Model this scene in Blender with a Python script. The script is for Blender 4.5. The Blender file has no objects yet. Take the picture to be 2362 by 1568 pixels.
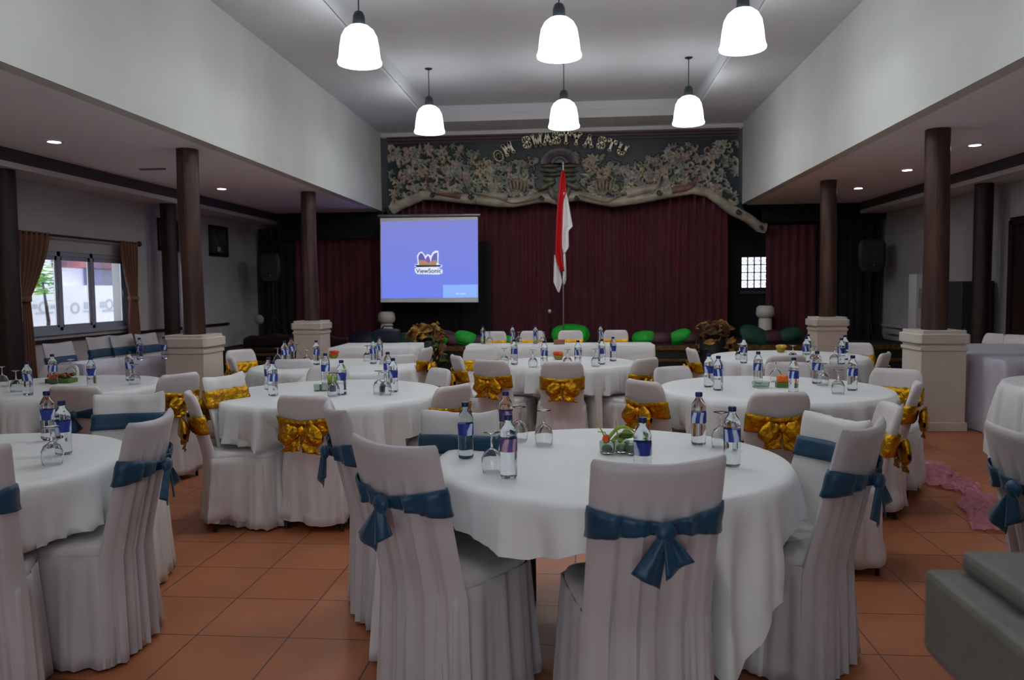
import bpy, math, random
from mathutils import Vector, noise, Matrix
random.seed(7)
PI=math.pi; R=math.radians
S=bpy.context.scene
COL=S.collection
# ---------------------------------------------------------------- camera
F=1800.0; CXP=1181.0; CYP=784.0; EYE=1.45
YAW=math.atan(157/F); PIT=math.atan(116/F); ROL=0.0108
fw=Vector((-math.sin(YAW)*math.cos(PIT),math.cos(YAW)*math.cos(PIT),-math.sin(PIT)))
rt=Vector((math.cos(YAW),math.sin(YAW),0)); up=rt.cross(fw)
r2=math.cos(ROL)*rt-math.sin(ROL)*up; u2=math.sin(ROL)*rt+math.cos(ROL)*up
CAMP=Vector((0,0,EYE))
def ray(x,y): return fw+r2*((x-CXP)/F)-u2*((y-CYP)/F)
def pz(x,y,z): d=ray(x,y); return CAMP+d*((z-EYE)/d.z)
def py(x,y,Y): d=ray(x,y); return CAMP+d*(Y/d.y)
def px(x,y,X): d=ray(x,y); return CAMP+d*(X/d.x)
cam=bpy.data.cameras.new('camera'); co=bpy.data.objects.new('camera',cam); COL.objects.link(co)
m=Matrix((r2,u2,-fw)).transposed().to_4x4(); m.translation=CAMP; co.matrix_world=m
cam.sensor_width=36; cam.lens=36*F/2362; cam.clip_start=.05
cam.dof.use_dof=True; cam.dof.focus_distance=4.2; cam.dof.aperture_fstop=3.6
S.camera=co
S.view_settings.view_transform='Standard'; S.view_settings.look='None'; S.view_settings.gamma=1
S.view_settings.exposure=0.0
# ---------------------------------------------------------------- materials
def lin(c):
    return tuple(((v/255)/12.92 if v/255<=.04045 else ((v/255+.055)/1.055)**2.4) for v in c)+(1,)
MATS={}
def mat(name,col,rough=.6,metal=0,bump=0,bscale=20,var=0,vscale=3,trans=0,ior=1.45,sheen=0,emit=None,estr=0,spec=None,stretch=None,alpha=1,col2=None,detail=3):
    if name in MATS: return MATS[name]
    m=bpy.data.materials.new(name); m.use_nodes=True; nt=m.node_tree; b=nt.nodes['Principled BSDF']
    b.inputs['Base Color'].default_value=lin(col); b.inputs['Roughness'].default_value=rough; b.inputs['Metallic'].default_value=metal
    b.inputs['IOR'].default_value=ior; b.inputs['Transmission Weight'].default_value=trans
    b.inputs['Sheen Weight'].default_value=sheen; b.inputs['Alpha'].default_value=alpha
    if spec is not None: b.inputs['Specular IOR Level'].default_value=spec
    if emit: b.inputs['Emission Color'].default_value=lin(emit); b.inputs['Emission Strength'].default_value=estr
    if bump or var or col2:
        tc=nt.nodes.new('ShaderNodeTexCoord'); mp=nt.nodes.new('ShaderNodeMapping')
        nt.links.new(tc.outputs['Object'],mp.inputs[0])
        if stretch: mp.inputs['Scale'].default_value=stretch
    if bump:
        n=nt.nodes.new('ShaderNodeTexNoise'); n.inputs['Scale'].default_value=bscale; n.inputs['Detail'].default_value=detail
        nt.links.new(mp.outputs[0],n.inputs['Vector'])
        bp=nt.nodes.new('ShaderNodeBump'); bp.inputs['Strength'].default_value=bump; bp.inputs['Distance'].default_value=.02
        nt.links.new(n.outputs['Fac'],bp.inputs['Height']); nt.links.new(bp.outputs[0],b.inputs['Normal'])
    if var or col2:
        n=nt.nodes.new('ShaderNodeTexNoise'); n.inputs['Scale'].default_value=vscale; n.inputs['Detail'].default_value=4
        nt.links.new(mp.outputs[0],n.inputs['Vector'])
        cr=nt.nodes.new('ShaderNodeValToRGB'); nt.links.new(n.outputs['Fac'],cr.inputs[0])
        c=lin(col)
        if col2: c1=c; c2=lin(col2)
        else: c1=tuple(v*(1-var) for v in c[:3])+(1,); c2=tuple(min(1,v*(1+var)) for v in c[:3])+(1,)
        cr.color_ramp.elements[0].position=.35; cr.color_ramp.elements[1].position=.65
        cr.color_ramp.elements[0].color=c1; cr.color_ramp.elements[1].color=c2
        nt.links.new(cr.outputs[0],b.inputs['Base Color'])
    MATS[name]=m; return m
PLASTER=mat('white_plaster',(205,208,204),.75,bump=.05,bscale=60,var=.04,vscale=1.2)
CEIL=mat('ceiling_paint',(212,214,217),.85,var=.03,vscale=.8)
AISLEW=mat('aisle_wall_paint',(178,176,178),.8,var=.05,vscale=1)
STRIP=mat('pale_trim_paint',(205,203,203),.6)
SHADETRIM=mat('painted_gap_shade',(70,66,68),.6)  # dark tone paints in the shade of the aisle ceiling's shadow gap
WOOD=mat('dark_palm_trunk',(76,50,40),.38,bump=.25,bscale=14,var=.35,vscale=3,stretch=(4,4,.35))
DKWOOD=mat('dark_wood',(44,28,25),.45,bump=.15,bscale=14,var=.3,stretch=(4,4,.4))
PED=mat('cream_pedestal_paint',(214,204,192),.6,bump=.04,bscale=50,var=.04,vscale=3)
STONE=mat('grey_stone_block',(108,108,101),.7,bump=.15,bscale=60,var=.08,vscale=10)
CLOTH=mat('white_table_linen',(226,228,228),.62,bump=.06,bscale=9,sheen=.3,var=.03)
SATIN=mat('white_satin',(216,214,213),.36,bump=.22,bscale=7,sheen=.2,detail=2)
COVER=mat('white_chair_cover',(186,181,184),.5,bump=.08,bscale=10,sheen=.3,var=.03)
STRETCH=mat('white_stretch_cover',(214,208,208),.48,bump=.05,bscale=6,sheen=.3)
LILAC=mat('lilac_white_satin',(204,200,214),.4,bump=.15,bscale=8,sheen=.2)
BLUE=mat('teal_blue_satin',(14,64,94),.42,bump=.25,bscale=22,sheen=.2,var=.15,vscale=12)
GOLD=mat('gold_lame',(206,150,26),.26,metal=.85,bump=.9,bscale=26,var=.25,vscale=22,detail=5)
BLACKM=mat('black_rubber',(22,20,20),.6)
STEEL=mat('dark_steel_leg',(70,70,72),.35,metal=.8)
PLASTIC=mat('clear_bottle_plastic',(240,246,250),.04,trans=1,ior=1.33)
GLASS=mat('clear_glass',(250,252,252),.02,trans=1,ior=1.4)
CAPB=mat('navy_bottle_cap',(28,34,92),.4)
def label_mat(name,c,oval):
    m=mat(name,c,.45); nt=m.node_tree; b=nt.nodes['Principled BSDF']
    tc=nt.nodes.new('ShaderNodeTexCoord'); v=nt.nodes.new('ShaderNodeTexWave'); v.inputs['Scale'].default_value=9; v.inputs['Distortion'].default_value=4
    v.inputs['Detail'].default_value=1; nt.links.new(tc.outputs['Object'],v.inputs['Vector'])
    cr=nt.nodes.new('ShaderNodeValToRGB'); cr.color_ramp.elements[0].color=lin(c); cr.color_ramp.elements[1].color=lin(oval)
    cr.color_ramp.elements[0].position=.45; cr.color_ramp.elements[1].position=.75
    nt.links.new(v.outputs['Fac'],cr.inputs[0]); nt.links.new(cr.outputs[0],b.inputs['Base Color']); return m
LABB=label_mat('blue_bottle_label',(40,62,150),(196,212,235))
LABP=label_mat('purple_bottle_label',(92,72,130),(190,150,170))
REDC=mat('red_flag_cloth',(206,30,40),.65,bump=.1,bscale=12)
WHC=mat('white_flag_cloth',(235,232,232),.65,bump=.1,bscale=12)
METAL=mat('grey_metal',(150,150,152),.35,metal=.8)
CURT=mat('maroon_curtain_cloth',(92,24,38),.75,bump=.1,bscale=20,sheen=.3,var=.15,vscale=2)
BLKC=mat('black_curtain_cloth',(18,17,20),.85,sheen=.2)
BRC=mat('brown_curtain_cloth',(122,80,62),.7,bump=.1,bscale=18,sheen=.2,var=.1)
GREENC=mat('green_cushion_cloth',(24,168,44),.55,bump=.15,bscale=20)
MARC=mat('maroon_cushion_cloth',(70,34,46),.5,bump=.15,bscale=20)
TEALD=mat('dark_green_cloth',(22,70,50),.6,bump=.1)
NAVY=mat('dark_navy_cloth',(20,24,44),.5,bump=.1)
# ---------------------------------------------------------------- mesh builder
class MB:
    def __init__(s): s.v=[]; s.f=[]
    def add(s,vs,fs):
        o=len(s.v); s.v+= [tuple(v) for v in vs]; s.f+= [tuple(i+o for i in f) for f in fs]; return s
    def box(s,x0,x1,y0,y1,z0,z1):
        vs=[(x,y,z) for z in (z0,z1) for y in (y0,y1) for x in (x0,x1)]
        return s.add(vs,[(0,2,3,1),(4,5,7,6),(0,1,5,4),(2,6,7,3),(0,4,6,2),(1,3,7,5)])
    def loft(s,rings,cap0=True,cap1=True,closed=True):
        n=len(rings[0]); vs=[p for r in rings for p in r]; fs=[]
        for i in range(len(rings)-1):
            for j in range(n if closed else n-1):
                a=i*n+j; b=i*n+(j+1)%n; fs.append((a,b,b+n,a+n))
        if cap0: fs.append(tuple(range(n-1,-1,-1)))
        if cap1: fs.append(tuple((len(rings)-1)*n+j for j in range(n)))
        return s.add(vs,fs)
    def lathe(s,prof,c=(0,0,0),n=24,cap0=True,cap1=True):
        return s.loft([[(c[0]+r*math.cos(2*PI*j/n),c[1]+r*math.sin(2*PI*j/n),c[2]+z) for j in range(n)] for r,z in prof],cap0,cap1)
    def tube(s,pts,rad,n=8,cap=True):
        rings=[]; pts=[Vector(p) for p in pts]
        for i,p in enumerate(pts):
            t=(pts[min(i+1,len(pts)-1)]-pts[max(i-1,0)]).normalized()
            a=t.cross(Vector((0,0,1)) if abs(t.z)<.9 else Vector((1,0,0))).normalized(); b=t.cross(a)
            rr=rad[i] if isinstance(rad,(list,tuple)) else rad
            rings.append([p+(a*math.cos(2*PI*j/n)+b*math.sin(2*PI*j/n))*rr for j in range(n)])
        return s.loft(rings,cap,cap)
    def ell(s,c,r,n=16,m=9,rot=None,wob=0,fr=3):
        rings=[]
        for i in range(m+1):
            th=PI*i/m; th=min(max(th,.06),PI-.06); ring=[]
            for j in range(n):
                ph=2*PI*j/n
                v=Vector((math.sin(th)*math.cos(ph),math.sin(th)*math.sin(ph),-math.cos(th)))
                if wob: v*=1+wob*noise.noise(v*fr+Vector(c)*3)
                v=Vector((v.x*r[0],v.y*r[1],v.z*r[2]))
                if rot: v=rot@v
                ring.append(v+Vector(c))
            rings.append(ring)
        return s.loft(rings)
    def grid(s,fn,nu,nv,thick=0):
        vs=[fn(i/nu,j/nv) for j in range(nv+1) for i in range(nu+1)]
        fs=[(j*(nu+1)+i,j*(nu+1)+i+1,(j+1)*(nu+1)+i+1,(j+1)*(nu+1)+i) for j in range(nv) for i in range(nu)]
        return s.add(vs,fs)
    def prism(s,poly,y0,y1):
        n=len(poly); vs=[(x,y0,z) for x,z in poly]+[(x,y1,z) for x,z in poly]
        return s.add(vs,[tuple(range(n)),tuple(range(2*n-1,n-1,-1))]+[(i,i+n,(i+1)%n+n,(i+1)%n) for i in range(n)])
    def mesh(s,name,mt,smooth=True,auto=40,bevel=0):
        me=bpy.data.meshes.new(name); me.from_pydata([tuple(v) for v in s.v],[],s.f); me.materials.append(mt)
        me.validate(); 
        import bmesh
        bm=bmesh.new(); bm.from_mesh(me); bmesh.ops.recalc_face_normals(bm,faces=bm.faces); 
        bm.to_mesh(me); bm.free()
        if smooth:
            for p in me.polygons: p.use_smooth=True
            try: me.set_sharp_from_angle(angle=R(auto))
            except Exception: pass
        me.update(); return me
    def build(s,name,mt,parent=None,smooth=True,auto=40,bevel=0,solid=0,sub=0,label=None):
        o=bpy.data.objects.new(name,s.mesh(name,mt,smooth,auto)); COL.objects.link(o)
        if parent: o.parent=parent
        if solid:
            md=o.modifiers.new('solid','SOLIDIFY'); md.thickness=solid; md.offset=0
        if bevel:
            md=o.modifiers.new('bevel','BEVEL'); md.width=bevel; md.segments=2; md.limit_method='ANGLE'
        if sub:
            md=o.modifiers.new('sub','SUBSURF'); md.levels=sub; md.render_levels=sub
        if label: o['label']=label
        return o
def tag(o,label,cat,group=None,kind=None):
    o['label']=label; o['category']=cat
    if group: o['group']=group
    if kind: o['kind']=kind
    return o
def struct(o): o['kind']='structure'; return o
def thing(name,label,cat,loc=(0,0,0),rz=0,group=None):
    o=bpy.data.objects.new(name,None); COL.objects.link(o); o.location=loc; o.rotation_euler=(0,0,rz); o.empty_display_size=.1
    return tag(o,label,cat,group)
def copy_tree(o,parent=None):
    c=o.copy(); COL.objects.link(c); c.parent=parent
    for ch in KIDS.get(o.name,[]): copy_tree(ch,c)
    return c
KIDS={}
def freeze(o):
    KIDS[o.name]=list(o.children)
    for c in o.children: freeze(c)
# ---------------------------------------------------------------- room shell
XL,XR=-6.5,5.7; BL,BR=-3.82,3.03; YB=15.2; YR=-1.6
floorm=mat('terracotta_tiles',(168,84,50),.42)
nt=floorm.node_tree; b=nt.nodes['Principled BSDF']
tc=nt.nodes.new('ShaderNodeTexCoord'); mp=nt.nodes.new('ShaderNodeMapping'); mp.inputs['Location'].default_value=(.03,.1,0)
bk=nt.nodes.new('ShaderNodeTexBrick'); bk.offset=0; bk.inputs['Scale'].default_value=1; bk.inputs['Brick Width'].default_value=.4; bk.inputs['Row Height'].default_value=.4
bk.inputs['Mortar Size'].default_value=.004; bk.inputs['Mortar Smooth'].default_value=.3
bk.inputs['Color1'].default_value=lin((198,122,78)); bk.inputs['Color2'].default_value=lin((186,112,72)); bk.inputs['Mortar'].default_value=lin((104,66,52))
nz=nt.nodes.new('ShaderNodeTexNoise'); nz.inputs['Scale'].default_value=2.2; nz.inputs['Detail'].default_value=5
mx=nt.nodes.new('ShaderNodeMix'); mx.data_type='RGBA'; mx.blend_type='MULTIPLY'; mx.inputs[0].default_value=.45
nt.links.new(tc.outputs['Object'],mp.inputs[0]); nt.links.new(mp.outputs[0],bk.inputs[0]); nt.links.new(tc.outputs['Object'],nz.inputs['Vector'])
nt.links.new(bk.outputs[0],mx.inputs[6]); nt.links.new(nz.outputs['Fac'],mx.inputs[7]); nt.links.new(mx.outputs[2],b.inputs['Base Color'])
bp=nt.nodes.new('ShaderNodeBump'); bp.inputs['Strength'].default_value=.3; bp.inputs['Distance'].default_value=.004; bp.invert=True
nt.links.new(bk.outputs['Fac'],bp.inputs['Height']); nt.links.new(bp.outputs[0],b.inputs['Normal'])
struct(MB().box(XL-.2,XR+.2,YR-.2,17.2,-.15,0).build('floor',floorm,smooth=False))
# window opening on the left wall
W0=px(60,770,XL); W1=px(291,748,XL); wy0=8.62; wy1=10.72; wz0=1.0; wz1=1.99
w=MB(); w.box(XL-.2,XL,YR,wy0,0,3.1); w.box(XL-.2,XL,wy1,17.2,0,3.1); w.box(XL-.2,XL,wy0,wy1,0,wz0); w.box(XL-.2,XL,wy0,wy1,wz1,3.1)
struct(w.build('wall_left',AISLEW,smooth=False))
# right wall with dark door opening
dy0,dy1,dz=8.6,10.95,2.29
w=MB(); w.box(XR,XR+.2,YR,dy0,0,3.1); w.box(XR,XR+.2,dy1,17.2,0,3.1); w.box(XR,XR+.2,dy0,dy1,dz,3.1)
struct(w.build('wall_right',AISLEW,smooth=False))
d=MB().box(XR+.02,XR+.08,dy0,dy1,0,dz).build('door_1',DKWOOD,smooth=False); struct(d)
f=MB(); 
for y0,y1,z0,z1 in ((dy0-.03,dy0+.06,0,dz),(dy1-.06,dy1+.03,0,dz),(dy0,dy1,dz-.06,dz+.04)): f.box(XR-.015,XR+.05,y0,y1,z0,z1)
f.build('door_frame',DKWOOD,d,smooth=False)
bw=MB(); wx0,wx1,wb0,wb1=py(1711,600,16.6).x,py(1772,600,16.6).x,py(1740,664,16.6).z,py(1740,592,16.6).z
bw.box(XL,wx0,16.6,16.8,0,5.2); bw.box(wx1,XR,16.6,16.8,0,5.2); bw.box(wx0,wx1,16.6,16.8,0,wb0); bw.box(wx0,wx1,16.6,16.8,wb1,5.2)
struct(bw.build('wall_back',mat('dark_back_wall_paint',(44,44,46),.8),smooth=False))
rw=MB(); rw.box(XL,-1.3,YR-.2,YR,0,4.95); rw.box(.7,XR,YR-.2,YR,0,4.95); rw.box(-1.3,.7,YR-.2,YR,2.2,4.95)  # unseen wall; its door gap is added to let daylight in from behind
struct(rw.build('wall_rear',AISLEW,smooth=False))
# nave walls (deep beams)
struct(MB().box(BL-.14,BL,YR,15.02,3.0,4.95).build('wall_nave_left',PLASTER,smooth=False))
struct(MB().box(BR,BR+.14,YR,15.02,3.0,4.95).build('wall_nave_right',PLASTER,smooth=False))
# ceilings
c=MB()
ZR=4.49; tx0,tx1,ty1=-2.70,2.01,14.2
c.box(BL-.1,tx0,YR,YB,ZR,ZR+.06); c.box(tx1,BR+.1,YR,YB,ZR,ZR+.06); c.box(tx0,tx1,ty1,YB,ZR,ZR+.06)
c.box(tx0-.05,tx0,YR,ty1,ZR+.05,4.8); c.box(tx1,tx1+.05,YR,ty1,ZR+.05,4.8)
c.box(tx0-.05,tx1+.05,ty1,ty1+.05,ZR+.05,4.8); c.box(tx0-.2,tx1+.2,YR,ty1+.2,4.78,4.86)
c.box(tx0,tx1,YR-.1,YR,ZR,4.8)
struct(c.build('ceiling',CEIL,smooth=False))
struct(MB().box(tx0,tx1,ty1-.05,ty1,ZR-.005,ZR+.13).build('trim_1',STRIP,smooth=False))
struct(MB().box(BL,BR,YB-.16,YB-.02,ZR-.07,ZR).build('trim_2',STRIP,smooth=False))
for nm,x0,x1,xw in (('ceiling_aisle_left',-6.0,BL-.14,XL),('ceiling_aisle_right',BR+.14,5.22,XR)):
    a=MB().box(x0,x1,YR,YB,3.0,3.08)
    struct(a.build(nm,mat('aisle_ceiling_paint',(242,243,248),.8),smooth=False))
struct(MB().box(-6.05,-6.0,YR,YB,2.86,3.06).build('trim_3',SHADETRIM,smooth=False))
struct(MB().box(5.22,5.27,YR,YB,2.86,3.06).build('trim_4',SHADETRIM,smooth=False))
struct(MB().box(XL,-6.0,YR,YB,2.80,2.86).build('trim_5',STRIP,smooth=False))
struct(MB().box(5.22,XR,YR,YB,2.80,2.86).build('trim_6',STRIP,smooth=False))
struct(MB().box(XL,XL+.03,YR,13.95,.86,.90).build('trim_7',DKWOOD,smooth=False))
struct(MB().box(XL,XL+.018,YR,13.6,0,.1).build('baseboard_left',DKWOOD,smooth=False))
struct(MB().box(XR-.018,XR,YR,8.5,0,.1).build('baseboard_right',DKWOOD,smooth=False))
struct(MB().box(XL-.3,XR+.3,YR-.2,17.3,4.96,5.05).build('ceiling_roof_slab',CEIL,smooth=False))
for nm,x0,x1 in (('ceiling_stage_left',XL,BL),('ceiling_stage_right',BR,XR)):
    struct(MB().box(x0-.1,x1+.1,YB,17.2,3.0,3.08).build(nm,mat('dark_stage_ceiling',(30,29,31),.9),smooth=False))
# window
win=bpy.data.objects.new('window_1',None); COL.objects.link(win); struct(win)
WF=mat('grey_window_paint',(150,156,170),.45)
ys=[wy0]+[px(q,680,XL).y for q in (141,216)]+[wy1]
fr=MB(); X0,X1=XL-.05,XL-.01
fr.box(X0,X1,wy0,wy1,wz0,wz0+.04); fr.box(X0,X1,wy0,wy1,wz1-.06,wz1)
for y in ys: fr.box(X0,X1,max(wy0,y-.03),min(wy1,y+.03),wz0,wz1)
fr.build('window_frame',WF,win,smooth=False)
MB().box(XL-.2,XL+.04,wy0-.05,wy1+.05,wz0-.05,wz0).build('window_sill',WF,win,smooth=False)
for i in range(3):
    a,b_=ys[i]+.03,ys[i+1]-.03
    s=MB()
    for (y0,y1,z0,z1) in ((a,a+.035,wz0+.04,wz1-.06),(b_-.035,b_,wz0+.04,wz1-.06),(a,b_,wz0+.04,wz0+.07),(a,b_,wz1-.11,wz1-.06)): s.box(XL-.045,XL-.02,y0,y1,z0,z1)
    so=s.build('window_sash',WF,win,smooth=False)
    MB().box(XL-.035,XL-.030,a+.04,b_-.04,wz0+.06,wz1-.10).build('pane',GLASS,so,smooth=False)
    MB().box(XL-.02,XL,b_-.03,b_-.015,1.40,1.50).build('window_latch',STEEL,so,smooth=False)
# outside the window
OW=mat('outside_white_wall_paint',(245,245,250),.8)
yard=MB().box(-9.6,-9.4,6,22,-.1,1.62).build('garden_wall',OW,smooth=False); tag(yard,'white garden wall with grey emblems seen through the window','wall')
GP=mat('faded_grey_paint',(196,202,214),.8)
def onwall(x,y,X=-9.4): return px(x,y,X)
g=MB()
def gbox(x0,y0,x1,y1,X=-9.4,t=.012):
    a=px(x0,y0,X); b_=px(x1,y1,X); g.box(X,X+t,min(a.y,b_.y),max(a.y,b_.y),min(a.z,b_.z),max(a.z,b_.z))
for q in ((74,702,86,712),(116,703,128,712),(82,721,122,723),(193,697,206,712),(192,717,207,719),(230,696,244,709),(262,695,272,708),(237,715,267,718)): gbox(*q)
for cx_,cy_ in ((101,709),(252,702),(173,711)):
    p=px(cx_,cy_,-9.4); rr=.13
    g.loft([[(-9.39,p.y+r_*math.cos(2*PI*j/20),p.z+r_*.8*math.sin(2*PI*j/20)) for j in range(20)] for r_ in (rr,rr*.7)],False,False)
g.build('emblem_marks',GP,yard,smooth=False)
hs=thing('neighbour_building','pale building with brick red eave and barred window outside','building',(0,0,0))
MB().box(-14.2,-14,6,30,0,5).build('facade',mat('outside_facade_paint',(225,226,240),.8),hs,smooth=False)
a=px(150,588,-13.6); b_=px(290,588,-13.6)
e=MB(); e.box(-14.05,-13.2,a.y,b_.y+1.5,px(180,617,-13.6).z,px(180,570,-13.6).z+.4); e.build('eave',mat('brick_red_tiles',(150,84,74),.7,col2=(90,70,80),vscale=1.6),hs,smooth=False)
e=MB(); a=px(192,620,-14); b_=px(276,662,-14); e.box(-14,-13.9,a.y,b_.y+.6,b_.z,a.z); e.build('window_recess',mat('outside_grey_glass',(120,124,150),.5),hs,smooth=False)
e=MB(); e.box(-13.9,-13.7,a.y-.1,b_.y+.7,b_.z-.14,b_.z-.04); e.build('ledge',GP,hs,smooth=False)
lf=MB()
for i in range(140):
    p=px(random.uniform(66,130),random.gauss(645,18),-9.0); rz=Matrix.Rotation(random.uniform(0,6.28),3,'Z')@Matrix.Rotation(random.uniform(-1,1),3,'X')
    lf.add([rz@Vector(q)+p for q in ((-.09,0,0),(0,.03,.01),(.09,0,0),(0,-.03,.01))],[(0,1,2,3)])
pl=thing('garden_shrub','bright green leafy shrub outside the window','shrub',(0,0,0))
lf.build('foliage',mat('bright_leaves',(150,200,60),.6),pl,smooth=False)
p=px(98,650,-9.0); MB().tube([(p.x,p.y,0),(p.x,p.y+.1,1.0),(p.x,p.y,p.z)],[.04,.03,.015]).build('stem',DKWOOD,pl)
tag(MB().box(-13.0,XL-.25,0,30,-.3,-.11).build('yard_paving',OW,smooth=False),'pale paved yard beyond the garden window','paving'); 
# small lattice window at the back
w2=bpy.data.objects.new('window_2',None); COL.objects.link(w2); struct(w2)
la=MB(); nx=4; nz_=4
dx=(wx1-wx0)/nx; dz_=(wb1-wb0)/nz_
for i in range(nx+1): la.box(wx0+i*dx-.012,wx0+i*dx+.012,16.64,16.7,wb0,wb1)
for j in range(nz_+1): la.box(wx0,wx1,16.64,16.7,wb0+j*dz_-.012,wb0+j*dz_+.012)
for i in range(nx):
    for j in range(nz_):
        cx_=wx0+(i+.5)*dx; cz_=wb0+(j+.5)*dz_
        la.loft([[(cx_+r_*math.cos(2*PI*k/12),16.66,cz_+r_*math.sin(2*PI*k/12)) for k in range(12)] for r_ in (.045,.03)],False,False)
la.build('window_lattice',mat('white_lattice_paint',(140,142,160),.6),w2,smooth=False)
MB().box(wx0-.05,wx1+.05,16.5,16.6,wb0-.12,wb0-.06).build('window_sill',mat('grey_sill',(90,90,96),.5),w2,smooth=False)
# ---------------------------------------------------------------- pillars
def pillar(x,y,label,py_=None):
    t=thing('pillar',label,'pillar',(x,y,0),0,'round trunk pillars on cream pedestals')
    p=MB(); p.box(-.215,.215,-.23,.23,0,.86); po=p.build('pedestal',PED,t,smooth=False,bevel=.006)
    q=MB(); q.box(-.228,.228,-.243,.243,.80,.835); q.box(-.232,.232,-.247,.247,.0,.09); q.build('moulding',PED,po,smooth=False,bevel=.006)
    cs=[]
    def sqr(h,z,k=.03): return [(-h,-h+k,z),(-h+k,-h,z),(h-k,-h,z),(h,-h+k,z),(h,h-k,z),(h-k,h,z),(-h+k,h,z),(-h,h-k,z)]
    MB().loft([sqr(.225,.86),sqr(.252,.875),sqr(.252,.965),sqr(.228,.968),sqr(.228,1.0)]).build('pedestal_cap',PED,po,smooth=False,bevel=.005)
    rings=[]
    for i in range(22):
        z=1.0+2.0*i/21; ring=[]
        for j in range(28):
            a=2*PI*j/28; r=.116+.006*noise.noise(Vector((math.cos(a)*1.4+x,math.sin(a)*1.4+y,z*1.2)))+.003*math.sin(9*a+z)
            r=r*(1.02-.05*(z-1)/2); ox=.008*math.sin(z*2+x*3)
            ring.append((ox+r*math.cos(a),r*math.sin(a),z))
        rings.append(ring)
    MB().loft(rings).build('trunk_post',WOOD,t)
pillar(-4.22,8.22,'dark trunk pillar on cream pedestal, nearer the window, left of screen')
pillar(-4.20,11.95,'dark trunk pillar on cream pedestal just left of projection screen')
pillar(3.58,8.25,'dark trunk pillar on large cream pedestal at right, nearest of all pillars')
pillar(3.66,11.95,'dark trunk pillar on cream pedestal at right, farther from camera')
def outer(x,y,r,label):
    rings=[]
    for i in range(14):
        z=2.8*i/13; rings.append([((r+.006*noise.noise(Vector((math.cos(2*PI*j/20),math.sin(2*PI*j/20)+x,z+y))))*math.cos(2*PI*j/20)+x,r*math.sin(2*PI*j/20)+y,z) for j in range(20)])
    o=MB().loft(rings).build('side_column',DKWOOD); tag(o,label,'column','dark columns along the side walls')
p=px(20,415,-6.28); outer(-6.2,8.0,.13,'dark round column at the left edge, beside the window curtain')
outer(-6.2,11.42,.115,'dark round column by the left wall, right of the window')
outer(5.42,11.1,.115,'dark round column in front of the right wall')
# foreground stepped stone block
t=thing('stone_newel','grey stepped stone pedestal cap in the lower right foreground','pedestal',(0,0,0))
fx,fy=.545,1.275
MB().box(fx+.06,fx+.60,fy-.60,fy-.06,0,.86).build('shaft',STONE,t,smooth=False,bevel=.01)
rings=[]
def sq2(x0,x1,y0,y1,z): return [(x0,y0,z),(x1,y0,z),(x1,y1,z),(x0,y1,z)]
MB().loft([sq2(fx+.045,fx+.61,fy-.62,fy-.045,.84),sq2(fx,fx+.66,fy-.66,fy,.868),sq2(fx,fx+.66,fy-.66,fy,1.0)]).build('cap',STONE,t,smooth=False,bevel=.012)
MB().box(fx+.05,fx+.59,fy-.59,fy-.012,1.0,1.035).build('raised_block',STONE,t,smooth=False,bevel=.012)
# ---------------------------------------------------------------- stage
SY=13.7; SZ=.46
st=MB().box(XL+.03,XR-.03,SY,16.57,0,SZ).build('stage_platform',mat('dark_stage_carpet',(34,28,30),.85),smooth=False)
tag(st,'low dark stage platform across the back of the hall','stage')
GB=mat('aged_gold_trim',(112,84,44),.45,metal=.4,bump=.6,bscale=40,var=.3,vscale=14)
DG=mat('dark_green_panel',(22,36,32),.6)
for z0,z1 in ((.37,.455),(.17,.22)):
    q=MB().box(XL+.02,XR-.02,SY-.03,SY,z0,z1)
    n=0
    x=XL+.03
    while x<XR-.1:
        q.box(x+.01,x+.07,SY-.045,SY-.03,z0+.012,z1-.012); x+=.09
    q.build('gilded_band',GB,st,smooth=False)
MB().box(XL+.02,XR-.02,SY-.012,SY,0,.37).build('front_panel',DG,st,smooth=False)
def curtain(name,x0,x1,Y,z0,z1,mt,label,amp=.05,per=.16,nz=6,valance=False):
    nx=max(20,int((x1-x0)/per*8))
    def fn(u,v):
        x=x0+(x1-x0)*u; ph=x/per*2*PI+1.3*math.sin(x*2.1)
        return (x+.01*math.sin(v*3+x*9),Y+amp*math.sin(ph)*(1-.25*v)+.3*amp*math.sin(x*31),z0+(z1-z0)*v)
    o=MB().grid(fn,nx,nz).build(name,mt,auto=80); return tag(o,label,'curtain')
curtain('stage_curtain',-3.75,2.86,15.55,SZ,3.4,CURT,'maroon pleated curtain across the back of the stage')
curtain('stage_curtain',-5.75,-3.95,15.35,SZ,2.55,CURT,'maroon pleated curtain left of the stage, behind the second pillar')
curtain('stage_curtain',3.55,4.52,15.35,SZ,2.62,CURT,'maroon pleated curtain right of the small lattice window')
curtain('black_drape',4.5,5.66,15.25,SZ,2.72,BLKC,'black drape at the far right of the stage')
curtain('black_drape',-6.45,-5.7,15.3,SZ,2.72,BLKC,'black drape in the far left stage corner')
curtain('black_drape',-3.8,-1.75,15.3,SZ,2.4,BLKC,'black drape below and behind the projection screen',amp=.02)
MB_=MB().box(-5.9,BL,15.1,15.14,2.5,3.0); tag(MB_.build('valance',BLKC,smooth=False),'black valance above the left stage curtain','valance')
MB_=MB().box(3.45,XR,15.2,15.24,2.68,3.0); tag(MB_.build('valance',BLKC,smooth=False),'black valance above the right stage curtains','valance')
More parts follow.
